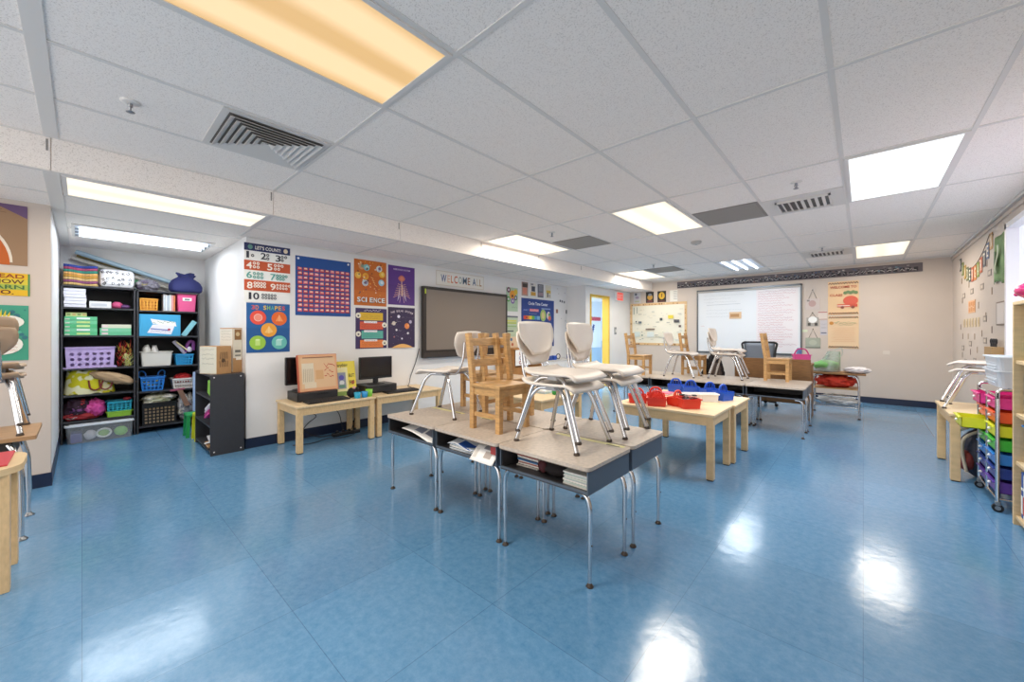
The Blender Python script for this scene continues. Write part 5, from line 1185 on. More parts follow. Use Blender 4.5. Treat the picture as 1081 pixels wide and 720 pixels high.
# ================================================================== AROUND THE TEACHER DESK
lump('dark_bag', 'dark patterned bag at the left end of the teacher desk', 'bag', (-1.72, 6.52, 0), (.30, .28, .82), ['#1f1c20', '#3b3038', '#574a44'], 41, .12)
pc_ = thing('pencil_case', 'bright pink caddy on the right end of the teacher desk', 'basket', (-.66, 6.95, .765), .3); open_bin(pc_, .20, .15, .13, P('#e0559a', .4), 1.1); m = MB(); m.tube([(-.09, 0, .12), (-.05, 0, .21), (.05, 0, .21), (.09, 0, .12)], .009, P('#c93a86'), 8, fil=.04); m.build('handle', pc_)
m = MB(); m.lathe([(.033, 0), (.035, .01), (.035, .17), (.026, .19), (.026, .215), (.001, .217)], (-.70, 7.08, .765), P('#5d86b8', .3), 16); tag(m.build('water_bottle', loc=(-.70, 7.08, .765)), 'blue bottle standing behind the pink caddy', 'bottle')
sheet_stack('paper_stack', 'papers in the middle of the teacher desk', 'papers', -1.0, 6.9, .765, .26, .2, 5, ['#efece8', '#dfe3e8', '#e8e0d4'], random.Random(6))
m = MB(); m.tube([(-.66+.02*k, 6.90, .83), (-.64+.035*k, 6.90, .98)], .004, P('#b0413a'), 6) if False else None
gbag = thing('plastic_bag', 'translucent plastic bag with green contents on the chrome side table', 'bag', (-.42, 7.42, .632))
m = MB(); m.ball((0, 0, .085), .5, P('#6fae5f', .6), 16, (.28, .26, .16), .18, 3); m.build('contents', gbag)
m = MB(); m.grid(lambda u, v: ((.17-.10*v)*math.cos(2*PI*u)*(1+.08*math.sin(10*PI*u))+.10*v, (.15-.09*v)*math.sin(2*PI*u), .01+.17*v+.12*v*v), 40, 8, mat('clear_film', '#e3ece0', .25, trans=.75)); m.build('film', gbag)
m = MB(); m.tube([(.03, -.02, .24), (.12, -.02, .33), (.19, 0, .36), (.20, .0, .26), (.15, .0, .2)], .006, P('#b9bfb4'), 8, fil=.04); m.build('handle', gbag)
lump('white_bag', 'white and pink plastic wrap on the right of the chrome side table', 'bag', (-.06, 7.38, .632), (.26, .26, .085), ['#e6e3e6', '#e9c9cf', '#cfdde8'], 52, .25)
lump('red_bag', 'red bag on the lower shelf of the chrome side table', 'bag', (-.30, 7.42, .416), (.42, .34, .185), ['#d8432f', '#b8275a', '#e0602f', '#c23050'], 55, .15)
lump('white_bag', 'crumpled clear and white bag on the low rails of the chrome side table', 'bag', (-.28, 7.43, .148), (.42, .34, .15), ['#d5d8da', '#eceded', '#b9c0c4'], 58, .2)

# ================================================================== POSTERS ON THE LEFT WALL
G = 'posters on the left wall'
def circle_row(s, u0, v, n, r, gap, col, rows=1, dot=None):
    per = -(-n//rows); k = 0
    for j in range(rows):
        for i in range(per):
            if k < n: s.ring(u0+gap*i, v-gap*j, r, r*.45, col); k += 1
# counting poster
w, h = .435, .545; cf = wmap('left', 1.122, 1.530); s = Sheet(lambda u, v, d: cf(u, v*1.125, d), w, h, '#eef0ee')
s.rect(0, w, .475, h, '#26305f'); s.text("LET'S COUNT!", .10, .492, .24, .034, '#f2efe6'); s.disc(.055, .51, .022, '#5d8f86'); s.disc(.39, .51, .022, '#e6d9c0')
s.rect(0, w, .295, .385, '#c2542f'); s.rect(0, w, .105, .205, '#c2542f')
nb_, nw, ng = '#262b3a', '#f5ece2', '#5aa39b'
for t_, u, v, col in (('1', .02, .405, nb_), ('2', .15, .405, nb_), ('3', .29, .40, nb_), ('4', .02, .308, nw), ('5', .21, .308, nw), ('6', .02, .218, ng), ('7', .24, .215, ng), ('8', .025, .122, nw), ('9', .24, .12, nw)):
    s.text(t_, u, v, .024 if t_ == '1' else .05, .062, col)
s.text('1', .04, .022, .024, .065, nb_); s.text('0', .08, .022, .055, .065, nb_)
for u, v, n, rows, col in ((.075, .43, 1, 1, nb_), (.215, .45, 2, 2, nb_), (.355, .45, 3, 2, nb_), (.09, .36, 4, 2, nw), (.285, .36, 5, 2, nw), (.09, .265, 6, 2, ng), (.305, .262, 7, 2, ng), (.095, .175, 8, 2, nw), (.305, .17, 9, 2, nw), (.165, .07, 10, 2, nb_)):
    circle_row(s, u, v, n, .014 if n < 9 else .012, .034 if n < 7 else .029, col, rows)
s.done('counting_poster', 'striped counting poster with numbers one to ten, leftmost on the white wall', 'poster', G)
# 3D shapes
w, h = .41, .525; s = Sheet(wmap('left', 1.143, .995), w, h, '#1f5f9f')
s.rect(0, w, 0, .26, '#1b5794')
for k, ch in enumerate('3D SHAPES'):
    if ch != ' ': s.text(ch, .045+.036*k, .455, .029, .045, ['#e2553f', '#e98a3a', '', '#e8c23f', '#9cc84f', '#5fb3a8', '#e8c23f', '#e2a23f', '#e2553f'][k])
for u, v, c1, c2, kind in ((.105, .37, '#e4503f', '#f0917f', 0), (.305, .365, '#e56a2c', '#f39a5b', 1), (.205, .24, '#eba23a', '#f5c473', 2), (.10, .105, '#9ac846', '#c3e183', 3), (.305, .105, '#67bdb4', '#a6dcd2', 4)):
    s.disc(u, v, .075, c1, n=26)
    if kind == 0: s.disc(u, v, .038, c2); s.ring(u, v, .04, .034, '#f8c9bd')
    if kind == 1: s.poly([(u-.038, v-.03), (u+.038, v-.03), (u, v+.042)], c2); s.line(u, v-.03, u, v+.04, .004, '#fbd0a8')
    if kind == 2: s.poly([(u-.04, v-.028), (u, v-.038), (u+.04, v-.02), (u, v+.042)], c2); s.line(u, v-.036, u, v+.04, .004, '#fbe3b4')
    if kind == 3: s.rect(u-.022, u+.022, v-.03, v+.03, c2); s.disc(u, v+.03, .022, '#d9efaa', .009)
    if kind == 4: s.rect(u-.034, u+.022, v-.034, v+.022, c2); s.poly([(u-.034, v+.022), (u+.022, v+.022), (u+.038, v+.038), (u-.018, v+.038)], '#c9ece6')
s.done('shapes_poster', 'blue 3D SHAPES poster with five coloured discs under the counting poster', 'poster', G)
# pocket chart
w, h = .635, .675; pc_ = thing('pocket_chart', 'blue hundred pocket chart with rows of red and white cards', 'pocket chart', (LEFT, 1.93, 1.405))
s = Sheet(wmap('left', 1.612, 1.405), w, h, mat('blue_nylon', '#1f4f96', .6)); s.disc(.03, .645, .012, '#e8ebee'); s.disc(.605, .645, .012, '#e8ebee')
s.mb.build('backing', pc_, loc=(0,0,0)); bko = pc_.children[0]; bko.location = (-LEFT, -1.93, -1.405)
R = random.Random(31)
for j in range(10):
    v0 = .045+.052*j
    for i in range(10):
        u = .022+.0605*i+R.uniform(-.002, .002); a = R.uniform(-.004, .004)
        s = Sheet(lambda p_, q_, d: wmap('left', 1.612, 1.405)(p_+u, q_+v0-.004, d), .052, .016, '#7d2440', th=.001, d0=.005); f0 = s.fn; s.fn = wmap('left', 1.612, 1.405)
        s.poly([(u, v0), (u+.05, v0+a), (u+.049, v0+.036+a), (u+.001, v0+.036)], R.choice(['#c93e4c', '#d2505a', '#b83246', '#d8657a']))
        s.poly([(u+.008, v0+.014), (u+.043, v0+.013), (u+.040, v0+.032+a), (u+.012, v0+.030)], R.choice(['#efc9b4', '#f2d9cc', '#e8b9a6', '#f0d2b8']))
        o = s.mb.build('pocket_card', pc_, loc=(0,0,0)); o.location = (-LEFT, -1.93, -1.405)
# science
w, h = .445, .585; s = Sheet(wmap('left', 2.292, 1.556), w, h, '#cf6f22'); s.rect(0, w, .19, .385, '#c8641d'); R = random.Random(4)
for u, v, c1, c2 in ((.10, .50, '#d89a6a', '#8a9a7f'), (.165, .49, '#79c0c4', '#b8dedb'), (.34, .49, '#d9e3e4', '#7a5f86'), (.05, .38, '#eeb945', '#f3cf6f'), (.15, .375, '#f0b438', '#e8942f'), (.145, .29, '#cdd6dc', '#8b86a6'), (.37, .31, '#9fcfe0', '#e6eef0'), (.38, .42, '#eebc3c', '#f6d878')):
    s.disc(u, v, .042, c1); s.disc(u+.008, v+.004, .022, c2)
for k in range(46):
    u, v = R.uniform(.03, .41), R.uniform(.14, .56); s.disc(u, v, R.uniform(.004, .012), R.choice(['#f2d39a', '#e99a3a', '#7d3a22', '#f0e2c8', '#5d4a50', '#e8b04a']), n=8)
for k in range(7): s.line(.2+.015*k, .40-.03*k, .24+.012*k, .38-.03*k, .008, R.choice(['#a24a1a', '#f0c070']))
for k, ch in enumerate('SCIENCE'): s.text(ch, .033+.056*k, .038, .046 if ch != 'I' else .018, .062, '#2f3a40'); s.text(ch, .030+.056*k, .043, .046 if ch != 'I' else .018, .062, '#eef2f0')
s.done('science_poster', 'orange SCIENCE poster with pictures of experiments', 'poster', G)
# nerves
w, h = .415, .535; s = Sheet(wmap('left', 2.765, 1.590), w, h, '#5b2f86'); s.rect(0, w, 0, .27, '#552b80')
R = random.Random(6); s.text('NERVOUS SYSTEM', .08, .475, .26, .022, '#d9c3e0'); s.disc(.205, .365, .052, '#e08a72', .038); s.ring(.205, .365, .045, .03, '#c96d60'); s.line(.205, .33, .205, .26, .012, '#e8b9a0')
for q in (-1, 1):
    for k in range(7): s.line(.205, .27-.018*k, .205+q*(.06+.012*k), .29-.032*k, .006, '#e6ab98'); s.line(.205+q*.03, .25-.02*k, .205+q*(.045+.004*k), .16-.018*k, .004, '#d9c9e2')
    s.line(.205+q*.015, .15, .205+q*.035, .03, .008, '#c99fb8')
s.line(.205, .27, .205, .12, .014, '#f0d2b4')
s.done('nervous_system_poster', 'purple poster of a brain and branching nerves beside the science poster', 'poster', G)
# four band chart
w, h = .43, .52; s = Sheet(wmap('left', 2.312, 1.002), w, h, '#3b2a5c'); R = random.Random(9)
s.scrawl(.11, .33, .492, .03, '#e9e2ee', R, 3)
for k, (c1, side, u0, u1) in enumerate((('#e0b62f', 0, .055, .375), ('#d95a3a', 1, .055, .375), ('#5fb3a4', 0, .075, .375), ('#e6823f', 1, .055, .375))):
    v = .365-.118*k; s.rect(u0, u1, v, v+.10, c1); s.disc(.035 if not side else .395, v+.06, .035, '#ece6d4', n=14); s.disc(.035 if not side else .395, v+.055, .012, '#443247', n=10)
    if k: s.rect(.11, .29, v+.082, v+.108, '#f2eef0'); s.scrawl(.12, .28, v+.095, .018, '#5a4a6a', R, 3)
    for q in range(3): s.scrawl(u0+.02, u1-.05, v+.025+.02*q, .012, '#8a6a2f' if k == 0 else '#7d3325' if k in (1, 3) else '#3a7a70', R, 3)
s.done('band_chart', 'dark purple chart of four coloured bands under the science poster', 'poster', G)
# solar system
w, h = .42, .555; s = Sheet(wmap('left', 2.762, 1.000), w, h, '#33234a')
for k, ch in enumerate('THE SOLAR SYSTEM'):
    if ch != ' ': x = (k-7.5)/7.5; s.text(ch, .205+x*.165, .465+.03*(1-x*x), .017, .026, '#e8d9e2')
for u, v, r, c1 in ((.16, .43, .022, '#e3dff0'), (.085, .335, .028, '#d8cfc4'), (.345, .36, .024, '#b9b0c9'), (.29, .30, .040, '#e98a45'), (.125, .245, .015, '#f0eef2'), (.305, .20, .016, '#e6e4ec'), (.09, .15, .012, '#a86a72'), (.21, .125, .013, '#e9e6f0'), (.045, .42, .006, '#d9a9a0')): s.disc(u, v, r, c1)
s.line(.045, .325, .13, .35, .006, '#e0d2b8'); s.disc(.305, .31, .014, '#f2b27c')
R = random.Random(3)
for u, v in ((.2, .42), (.14, .36), (.16, .235), (.26, .195), (.11, .165), (.18, .14), (.23, .29)): s.scrawl(u, u+.04, v, .008, '#cfc5d8', R, 3)
for k in range(40): s.disc(R.uniform(.01, .41), R.uniform(.06, .45), .0018, '#d9d2e4', n=6)
s.poly([(.04+.34*k/16, .0+.052*math.sin(PI*k/16)) for k in range(17)], '#eab36a')
s.done('solar_system_poster', 'dark poster of planets titled the solar system', 'poster', G)
# welcome banner
w, h = .985, .225; s = Sheet(wmap('left', 3.555, 1.925), w, h, '#d9d2c6'); s.rect(.012, w-.012, .012, h-.012, '#ece9e2')
cl = ['#36528f', '#d99a84', '#c86a42', '#e0b58a', '#8fa7a0', '#6d8d9c', '#5d6b7c', '', '#cf9a5a', '#c9b9a9', '#d0a894']
x = .09
for k, ch in enumerate('WELCOME ALL'):
    wd = {'W': .105, 'M': .085, 'L': .045, 'E': .052, 'A': .075}.get(ch, .07)
    if ch != ' ': s.text(ch, x, .055, wd, .115, ['#36528f', '#e2b9a6', '#cf7a4a', '#c9603f', '#9fb0ae', '#54708a', '#a06a4a', '', '#3f5f86', '#cfc0a6', '#b98a5a'][k])
    x += wd+.018 if ch != ' ' else .035
s.done('welcome_banner', 'WELCOME ALL sign in coloured letters above the big display', 'sign')
# two slim charts beside the display
s = Sheet(wmap('left', 5.100, 1.598), .31, .432, '#a9c9ac'); s.rect(0, .31, 0, .43, '#b3cdb0'); s.disc(.17, .30, .085, '#eea23a'); s.disc(.06, .385, .05, '#7a4a5c'); s.disc(.055, .22, .05, '#5fae55'); s.disc(.25, .25, .045, '#4f6a70'); s.disc(.17, .19, .052, '#8a6fae'); s.disc(.25, .36, .05, '#e0bf3c'); s.disc(.16, .28, .024, '#5a2f22')
for u, v in ((.06, .385), (.055, .22), (.25, .25), (.17, .19)): s.disc(u, v, .022, '#d9d2d9')
s.scrawl(.14, .29, .075, .03, '#4f6a58', random.Random(2), 2)
s.done('flower_chart', 'green chart with overlapping coloured circles right of the display', 'poster')
s = Sheet(wmap('left', 5.102, .925), .31, .59, '#c4d4b8'); s.rect(0, .31, .56, .59, '#6a6f78'); s.rect(0, .31, 0, .21, '#e9cfae'); R = random.Random(8)
for v, c1 in ((.50, '#d9d96a'), (.46, '#b9c95a'), (.40, '#9fbf8a')): s.rect(.02, .27, v-.014, v+.014, c1)
s.rect(.02, .19, .30, .325, '#5d6a68'); s.disc(.13, .16, .03, '#5b7fa0'); s.disc(.16, .07, .03, '#c46a4a'); s.scrawl(.03, .28, .36, .02, '#7a8a70', R, 2); s.scrawl(.03, .28, .24, .02, '#7a8a70', R, 2)
s.done('rules_chart', 'pale green and tan chart below the overlapping circles chart', 'poster')
# circle time chart
w, h = 1.03, .93; s = Sheet(wmap('left', 5.515, .935), w, h, '#1d3f8c'); s.text('Circle Time Center', .20, .81, .62, .06, '#f0f4f8'); R = random.Random(7)
s.rect(.24, .52, .685, .735, '#e0808c'); s.scrawl(.26, .5, .71, .035, '#f5e9ec', R, 2); s.rect(.05, .2, .695, .72, '#3a5fae'); s.scrawl(.06, .2, .708, .02, '#dfe6f2', R, 2)
s.scrawl(.22, .45, .64, .02, '#bcd0ea', R, 2)
for k, c1 in enumerate(['#d8452f', '#e5822f', '#e9cf3a', '#63b04a', '#3f8fc8', '#79b4dc']): s.rect(.06+.082*k, .06+.082*(k+1), .53, .60, c1)
s.disc(.15, .565, .018, '#3a2320'); s.rect(.12, .28, .30, .44, '#e2632f'); s.rect(.15, .25, .33, .41, '#f0a070'); s.scrawl(.10, .28, .48, .02, '#bcd0ea', R, 2); s.rect(.10, .30, .22, .26, '#dfe6f0'); s.rect(.08, .30, .05, .17, '#e6e3e0'); s.disc(.19, .11, .04, '#8fb0d8')
s.disc(.66, .62, .095, '#a3c06a', .12); s.disc(.655, .62, .05, '#d9c88a', .07); s.disc(.84, .62, .06, '#e6e0d9', .08); s.disc(.87, .57, .05, '#cf6a5a'); s.disc(.86, .64, .035, '#5f8f5a'); s.rect(.6, .9, .74, .765, '#7f9ad0'); s.scrawl(.6, .95, .45, .025, '#c9d8ee', R, 2); s.scrawl(.6, .95, .38, .025, '#c9d8ee', R, 2); s.rect(.55, .95, .1, .3, '#2f57a8')
s.done('circle_time_chart', 'large blue circle time chart behind the stacked chairs', 'poster')
for k, (y, lb, base, spots) in enumerate(((5.522, 'dark topped mini poster, first of the row above the blue chart', '#b99a8f', [(.02, .17, .16, .25, '#4a4038'), (.03, .15, .03, .15, '#d98a74')]), (5.772, 'mini poster with a dark figure, second of the row above the blue chart', '#e6e2da', [(.04, .15, .10, .2, '#454a58'), (.02, .17, .02, .09, '#d3a03f'), (.02, .1, .22, .25, '#7d7f86')]),
        (6.005, 'grey mini poster, third of the row above the blue chart', '#6b6d78', [(.02, .17, .03, .1, '#a08a94'), (.03, .15, .12, .24, '#8a8d96')]), (6.258, 'yellowish mini poster, last of the row above the blue chart', '#e3dcc8', [(.03, .17, .10, .16, '#d6b64a'), (.05, .09, .02, .11, '#5a4a3a'), (.12, .15, .02, .08, '#9a8a90')]))):
    s = Sheet(wmap('left', y, 1.908), .185, .26, base)
    for a in spots: s.rect(*a)
    s.scrawl(.03, .16, .235, .02, '#efece6', random.Random(k), 2); s.done('mini_poster', lb, 'poster', 'mini posters above the blue chart')
R = random.Random(13)
for k, (y, z) in enumerate(((6.75, 1.86), (6.82, 1.85), (6.90, 1.84), (6.62, 1.62), (6.98, 1.62), (6.7, 2.02), (6.93, 2.05), (6.95, 1.45), (6.97, 1.3), (6.66, 2.12), (6.8, 1.5))):
    s = Sheet(wmap('left', y, z), .045 if k < 3 else (.07 if k < 5 else .03), .045 if k < 3 else (.08 if k < 5 else .02), ['#5a5f6a', '#6a6f78', '#7d8288', '#9a6a5a', '#4a4a50', '#c9c6c4', '#c6c2c4', '#b9b6b8', '#bdbabc', '#cfcccc', '#c9c6c9'][k]); s.done('wall_cutout', 'tiny paper cut-out stuck near the wall corner beyond the blue chart', 'paper', 'paper cut-outs near the wall corner')
# ---- posters on the partition at the far left
s = Sheet(wmap('left', -1.0, 1.712), .72, .455, '#9a7a5c'); s.poly([(.36+.29*math.cos(a), .02+.33*math.sin(a)) for a in [PI*k/24 for k in range(25)]], '#e6d9c8'); s.poly([(.36+.278*math.cos(a), .0+.335*math.sin(a)) for a in [PI*k/24 for k in range(25)]], '#c2601f'); s.poly([(.55, .455), (.72, .455), (.72, .36)], '#6a5076'); s.line(.5, .40, .62, .39, .004, '#7d5f44'); s.line(.5, .41, .6, .41, .004, '#7d5f44')
s.done('brown_poster', 'brown poster with an orange arch at the top left edge', 'poster')
s = Sheet(wmap('left', -.85, 1.482), .582, .17, '#e3b51f'); s.rect(.0, .575, .085, .125, '#d8c43a'); s.rect(.30, .582, .045, .085, '#a9b84a'); s.rect(.572, .582, 0, .17, '#4f8a52')
s.text('READ', .40, .132, .155, .03, '#8f3a1c'); s.text('KNOW', .37, .090, .185, .032, '#5a2f1a'); s.text('LEARN', .345, .050, .21, .030, '#3f6a3c'); s.text('GO.', .40, .010, .105, .032, '#5a1f1a')
s.text('AND', .16, .132, .14, .03, '#8f3a1c')
s.done('reading_sign', 'yellow READ KNOW LEARN GO sign between two posters at the left edge', 'sign')
s = Sheet(wmap('left', -.85, .995), .575, .415, '#3f9b80'); R = random.Random(2)
for k in range(26): s.disc(R.uniform(.3, .57), R.uniform(.02, .40), R.uniform(.006, .018), R.choice(['#2f7f74', '#57b394', '#33757f']), n=8)
s.disc(.47, .29, .085, '#eceadf', .05); s.disc(.45, .12, .10, '#eceadf', .075); s.disc(.30, .30, .07, '#eceadf', .05)
for k in range(5): s.poly([(.40+.018*k, .33), (.415+.018*k, .33), (.41+.02*k, .385-.008*abs(k-2))], '#d8c232')
for v in (.30, .28, .15, .125, .10, .075): s.scrawl(.40, .52, v, .014, '#c46a5a', R, 3)
s.done('speech_poster', 'green poster with white speech bubbles behind the tan chairs', 'poster')

# ================================================================== DOOR WALL AND BACK WALL
ex = thing('exit_sign', 'red lit EXIT sign beside the yellow doorway', 'exit sign', (DOORX, 8.43, 1.955))
m = MB(); m.box(0, .065, -.155, .155, 0, .20, M_WHITE, .004); m.build('housing', ex)
s = Sheet(lambda u, v, d: (.0652+d, -.145+u, .01+v), .29, .18, mat('exit_face', '#e85a50', .4, emit=.55), th=.001, d0=0); s.text('EXIT', .035, .04, .22, .10, '#f6d9d2'); s.mb.build('lit_face', ex)
s = thing('light_switch', 'grey light switch plate on the wall between the door and the bulletin board', 'switch', (DOORX, 8.32, 1.17)); m = MB(); m.box(0, .008, -.05, .05, 0, .17, mat('switch_grey', '#8f9296', .4, .3), .002); m.build('plate', s); m = MB(); m.box(.008, .018, -.015, .015, .05, .12, M_WHITE, .002); m.build('rocker', s)
# bulletin board
w, h = 1.34, 1.0; s = Sheet(wmap('back', -4.262, .915), w, h, '#e9e6d6', th=.01); R = random.Random(14)
b = .055
for a in ((0, w, 0, b), (0, w, h-b, h), (0, b, 0, h), (w-b, w, 0, h)): s.rect(*a, '#dcb98a')
for k in range(60):
    if k < 40: u, v = R.uniform(.01, w-.05), (R.choice([.008, h-.045]))
    else: u, v = R.choice([.008, w-.045]), R.uniform(.02, h-.06)
    s.rect(u, u+R.uniform(.015, .04), v, v+R.uniform(.015, .035), R.choice(['#a5773f', '#c79a6a', '#8f6a4a', '#e8d2a8', '#b5844f']))
for k in range(46):
    u, v = R.uniform(.08, w-.14), R.uniform(.08, h-.12); s.rect(u, u+R.uniform(.02, .09), v, v+R.uniform(.006, .02), R.choice(['#c9cdc4', '#bfc9c6', '#d2cfbf', '#b0b5b0']))
for u, v, a, c, col in ((.10, .74, .015, .17, '#7d8a86'), (.18, .76, .014, .15, '#8a9490'), (.22, .52, .08, .05, '#6a747c'), (.15, .55, .03, .03, '#3f4650'), (.74, .58, .06, .06, '#4a545a'), (.93, .62, .12, .08, '#e2d04a'), (1.06, .53, .12, .065, '#4a4a4e'), (.40, .36, .22, .035, '#7a6a62'), (.49, .22, .035, .03, '#4a565c'), (.30, .22, .03, .03, '#4f7a76'), (1.17, .42, .05, .05, '#6a5a56'), (.12, .2, .14, .12, '#d5e0dc'), (.44, .2, .16, .12, '#d9e3e0'), (.7, .2, .16, .1, '#e2e0cf')): s.rect(u, u+a, v, v+c, col)
s.done('bulletin_board', 'bulletin board with a tan patterned border on the back wall', 'bulletin board')
for k, (x, wd, base, lb) in enumerate(((-4.18, .18, '#cfcdd0', 'pale sheet with a small purple picture, first in the row over the bulletin board'), (-3.87, .19, '#2a241f', 'dark poster with a bronze disc, second in the row over the bulletin board'), (-3.59, .20, '#231e18', 'dark poster with a bright yellow disc, third in the row over the bulletin board'), (-3.30, .17, '#e6e3da', 'white sheet with grey lines, last in the row over the bulletin board'))):
    s = Sheet(wmap('back', x, 1.925), wd, .26, base)
    if k == 0: s.disc(.09, .14, .05, '#a89ab0', .03); s.disc(.06, .22, .03, '#6a6f78'); s.rect(.03, .15, .03, .06, '#b9c0a0')
    if k == 1: s.disc(.1, .13, .065, '#c99a3f'); s.disc(.1, .19, .045, '#8a8f96', .03); s.rect(.03, .16, .01, .06, '#6a3a3f')
    if k == 2: s.disc(.1, .15, .07, '#dcae2f', .085); s.line(.1, .12, .1, .2, .02, '#5a4012'); s.rect(.03, .17, .01, .04, '#5f2f28')
    if k == 3:
        for q in range(6): s.rect(.08, .16, .05+.035*q, .062+.035*q, '#b3b2b0')
    s.done('small_poster', lb, 'poster', 'small posters above the bulletin board')
# whiteboard
wbd = thing('whiteboard', 'large framed whiteboard covered in faint handwriting', 'whiteboard', (-1.782, BACK, .80))
fnw = lambda u, v, d: (-.91+u, -d, v)
s = Sheet(fnw, 1.82, 1.31, mat('whiteboard_enamel', '#e6e9ec', .18), th=.012); R = random.Random(23)
s.rect(1.10, 1.78, .04, 1.27, mat('whiteboard_panel', '#ece6e8', .2))
for k in range(24): s.scrawl(1.13, R.uniform(1.5, 1.76), 1.22-.047*k, .03, R.choice(['#c9838f', '#cf8f98', '#b9909c', '#c77f88']), R, 2.5)
for k in range(6): s.scrawl(.12+.05*(k > 2), R.uniform(.6, .9), 1.2-.07*k-(.1 if k > 2 else 0), .022, '#b6bcc0', R, 2)
s.line(.18, 1.0, .82, 1.01, .006, '#a9b2ba'); s.scrawl(.06, .12, .55, .03, '#c9a0a0', R, 2)
s.rect(.62, .84, .70, .84, '#e0bf9a'); s.rect(.64, .80, .735, .80, '#b98a5c')
s.mb.build('writing_surface', wbd)
f = MB()
for a in ((-.93, .93, -.02, .012), (-.93, .93, 1.30, 1.335)): f.box(a[0], a[1], -.03, -.001, a[2], a[3], mat('grey_aluminium', '#6d7276', .35, .7), .003)
f.build('frame_rails', wbd)
f = MB()
for a in ((-.93, -.905), (.905, .93)): f.box(a[0], a[1], -.03, -.001, -.02, 1.335, mat('grey_aluminium', '#6d7276', .35, .7), .003)
f.build('frame_stiles', wbd)
m = MB(); m.box(-.91, .91, -.0305, -.0145, 1.27, 1.30, mat('map_rail', '#b7b3ae', .5)); m.build('map_rail', wbd)
# alphabet border strip
s = Sheet(lambda u, v, d: (-3.138+u, BACK-d, 2.215+v+(-.018)*(u/3.85)), 3.85, .145, '#6c6468', th=.004); R = random.Random(10)
for k in range(230):
    u = R.uniform(.005, 3.80); v = R.uniform(.005, .11); s.rect(u, u+R.uniform(.012, .04), v, v+R.uniform(.006, .028), R.choice(['#8f8a90', '#b9b3b6', '#5f5a66', '#a3948c', '#cfc8c4', '#7a6f74', '#4d5f80', '#8f6a5c', '#2a252e', '#6a8a96']))
for k in range(48):
    u = .03+.079*k; s.rect(u, u+.05, .012, .014+.06, '#2a262e'); s.scrawl(u+.005, u+.045, .045, .05, '#d9d3d0', R, 1)
s.done('alphabet_strip', 'long dark patterned border strip high on the back wall', 'border strip')
# bags, sheets and welcome posters right of the whiteboard
def hung(x, z, wd, ht, col, label, lines, name='hanging_sign', peak=.16):
    r = thing(name, label, 'wall hanging', (x, BACK, z))
    s = Sheet(lambda u, v, d: (u, -d, v), wd, ht, col, th=.006)
    for a in lines: s.rect(*a) if not isinstance(a[3], str) else s.disc(*a)
    s.mb.build('panel', r); m = MB(); m.tube([(wd*.22, -.006, ht-.003), (wd*.5, -.006, ht+peak), (wd*.78, -.006, ht-.003)], .003, P('#5a5048'), 6); m.build('string', r); m = MB(); m.ball((wd*.5, -.008, ht+peak), .008, P('#3a3634'), 8); m.build('pin', r)
hung(-.80, 1.64, .21, .20, '#cfc2bd', 'pale pink sheet hung on a string, topmost beside the whiteboard', [(.10, .11, .055, '#bfa09c', .06), (.02, .06, .15, .18, '#8d8784')])
hung(-.785, 1.33, .18, .16, '#a9a49c', 'grey house shaped hanging with a white arch, beside the whiteboard', [(.09, .12, .065, '#f4f4f2', .06), (.02, .06, .01, .06, '#4a4642'), (.12, .16, .01, .06, '#4a4642')], peak=.09)
hung(-.80, .925, .22, .19, '#a5aa9a', 'grey green sheet hung on a string, lowest beside the whiteboard', [(.11, .10, .06, '#b5baa8', .05), (.0, .22, .0, .02, '#7d8274')])
s = Sheet(wmap('back', -.615, 1.45), .13, .14, '#dccfc6'); s.rect(0, .13, .125, .14, '#b5696a'); s.rect(0, .13, 0, .01, '#b58a8a'); s.done('note_sheet', 'red edged note beside the house shaped hanging', 'paper')
s = Sheet(wmap('back', -.585, 1.165), .10, .27, '#c9c4c8'); s.scrawl(.01, .09, .2, .02, '#8d8a92', random.Random(1), 2); s.rect(.01, .09, .03, .05, '#6a6f80'); s.rect(.01, .09, .13, .14, '#a9a4aa'); s.done('note_sheet', 'narrow grey note under the red edged note', 'paper')
s = Sheet(wmap('back', -.85, 1.22), .08, .05, '#d5dcc2'); s.done('note_sheet', 'small pale green slip left of the lowest hanging', 'paper')
R = random.Random(19)
def zig(s, v, w):
    for k in range(11): u = .01+(w-.02)*k/11; s.line(u, v, u+(w-.02)/22, v+.03, .012, R.choice(['#8a4a36', '#4a4a40', '#b56a4a', '#6a5a48'])); s.line(u+(w-.02)/22, v+.03, u+(w-.02)/11, v, .012, '#7a5a48')
w, h = .42, .60; s = Sheet(wmap('back', -.475, 1.525), w, h, '#e9c79c'); zig(s, .55, w); zig(s, .015, w)
s.text('WELCOME TO', .03, .475, .36, .042, '#b5432f'); s.text('CLASS', .03, .335, .17, .04, '#c0573f'); s.disc(.31, .25, .10, '#d9604a', .085); s.rect(.13, .40, .14, .19, '#cf5540'); s.rect(.13, .30, .155, .17, '#f0dcd0'); s.disc(.2, .135, .025, '#8a4a3c'); s.disc(.34, .135, .025, '#8a4a3c')
for k in range(5): s.disc(.24+.035*k, .39+.012*(k % 2), .028, '#6f8a5c')
s.done('welcome_poster', 'orange WELCOME TO CLASS poster with a red apple shape, upper of two', 'poster')
w, h = .42, .58; s = Sheet(wmap('back', -.475, .925), w, h, '#e6c8a2'); zig(s, .54, w); zig(s, .015, w); s.disc(.05, .455, .03, '#c98a3f')
s.scrawl(.09, .38, .465, .04, '#6f8a5f', R, 3); s.scrawl(.15, .34, .42, .03, '#6f8a5f', R, 3)
for k in range(9): s.scrawl(.08 if k % 2 else .05, .36, .37-.03*k, .016, '#cf8f74', R, 3)
s.done('verse_poster', 'orange poster of printed lines, lower of two right of the whiteboard', 'poster')
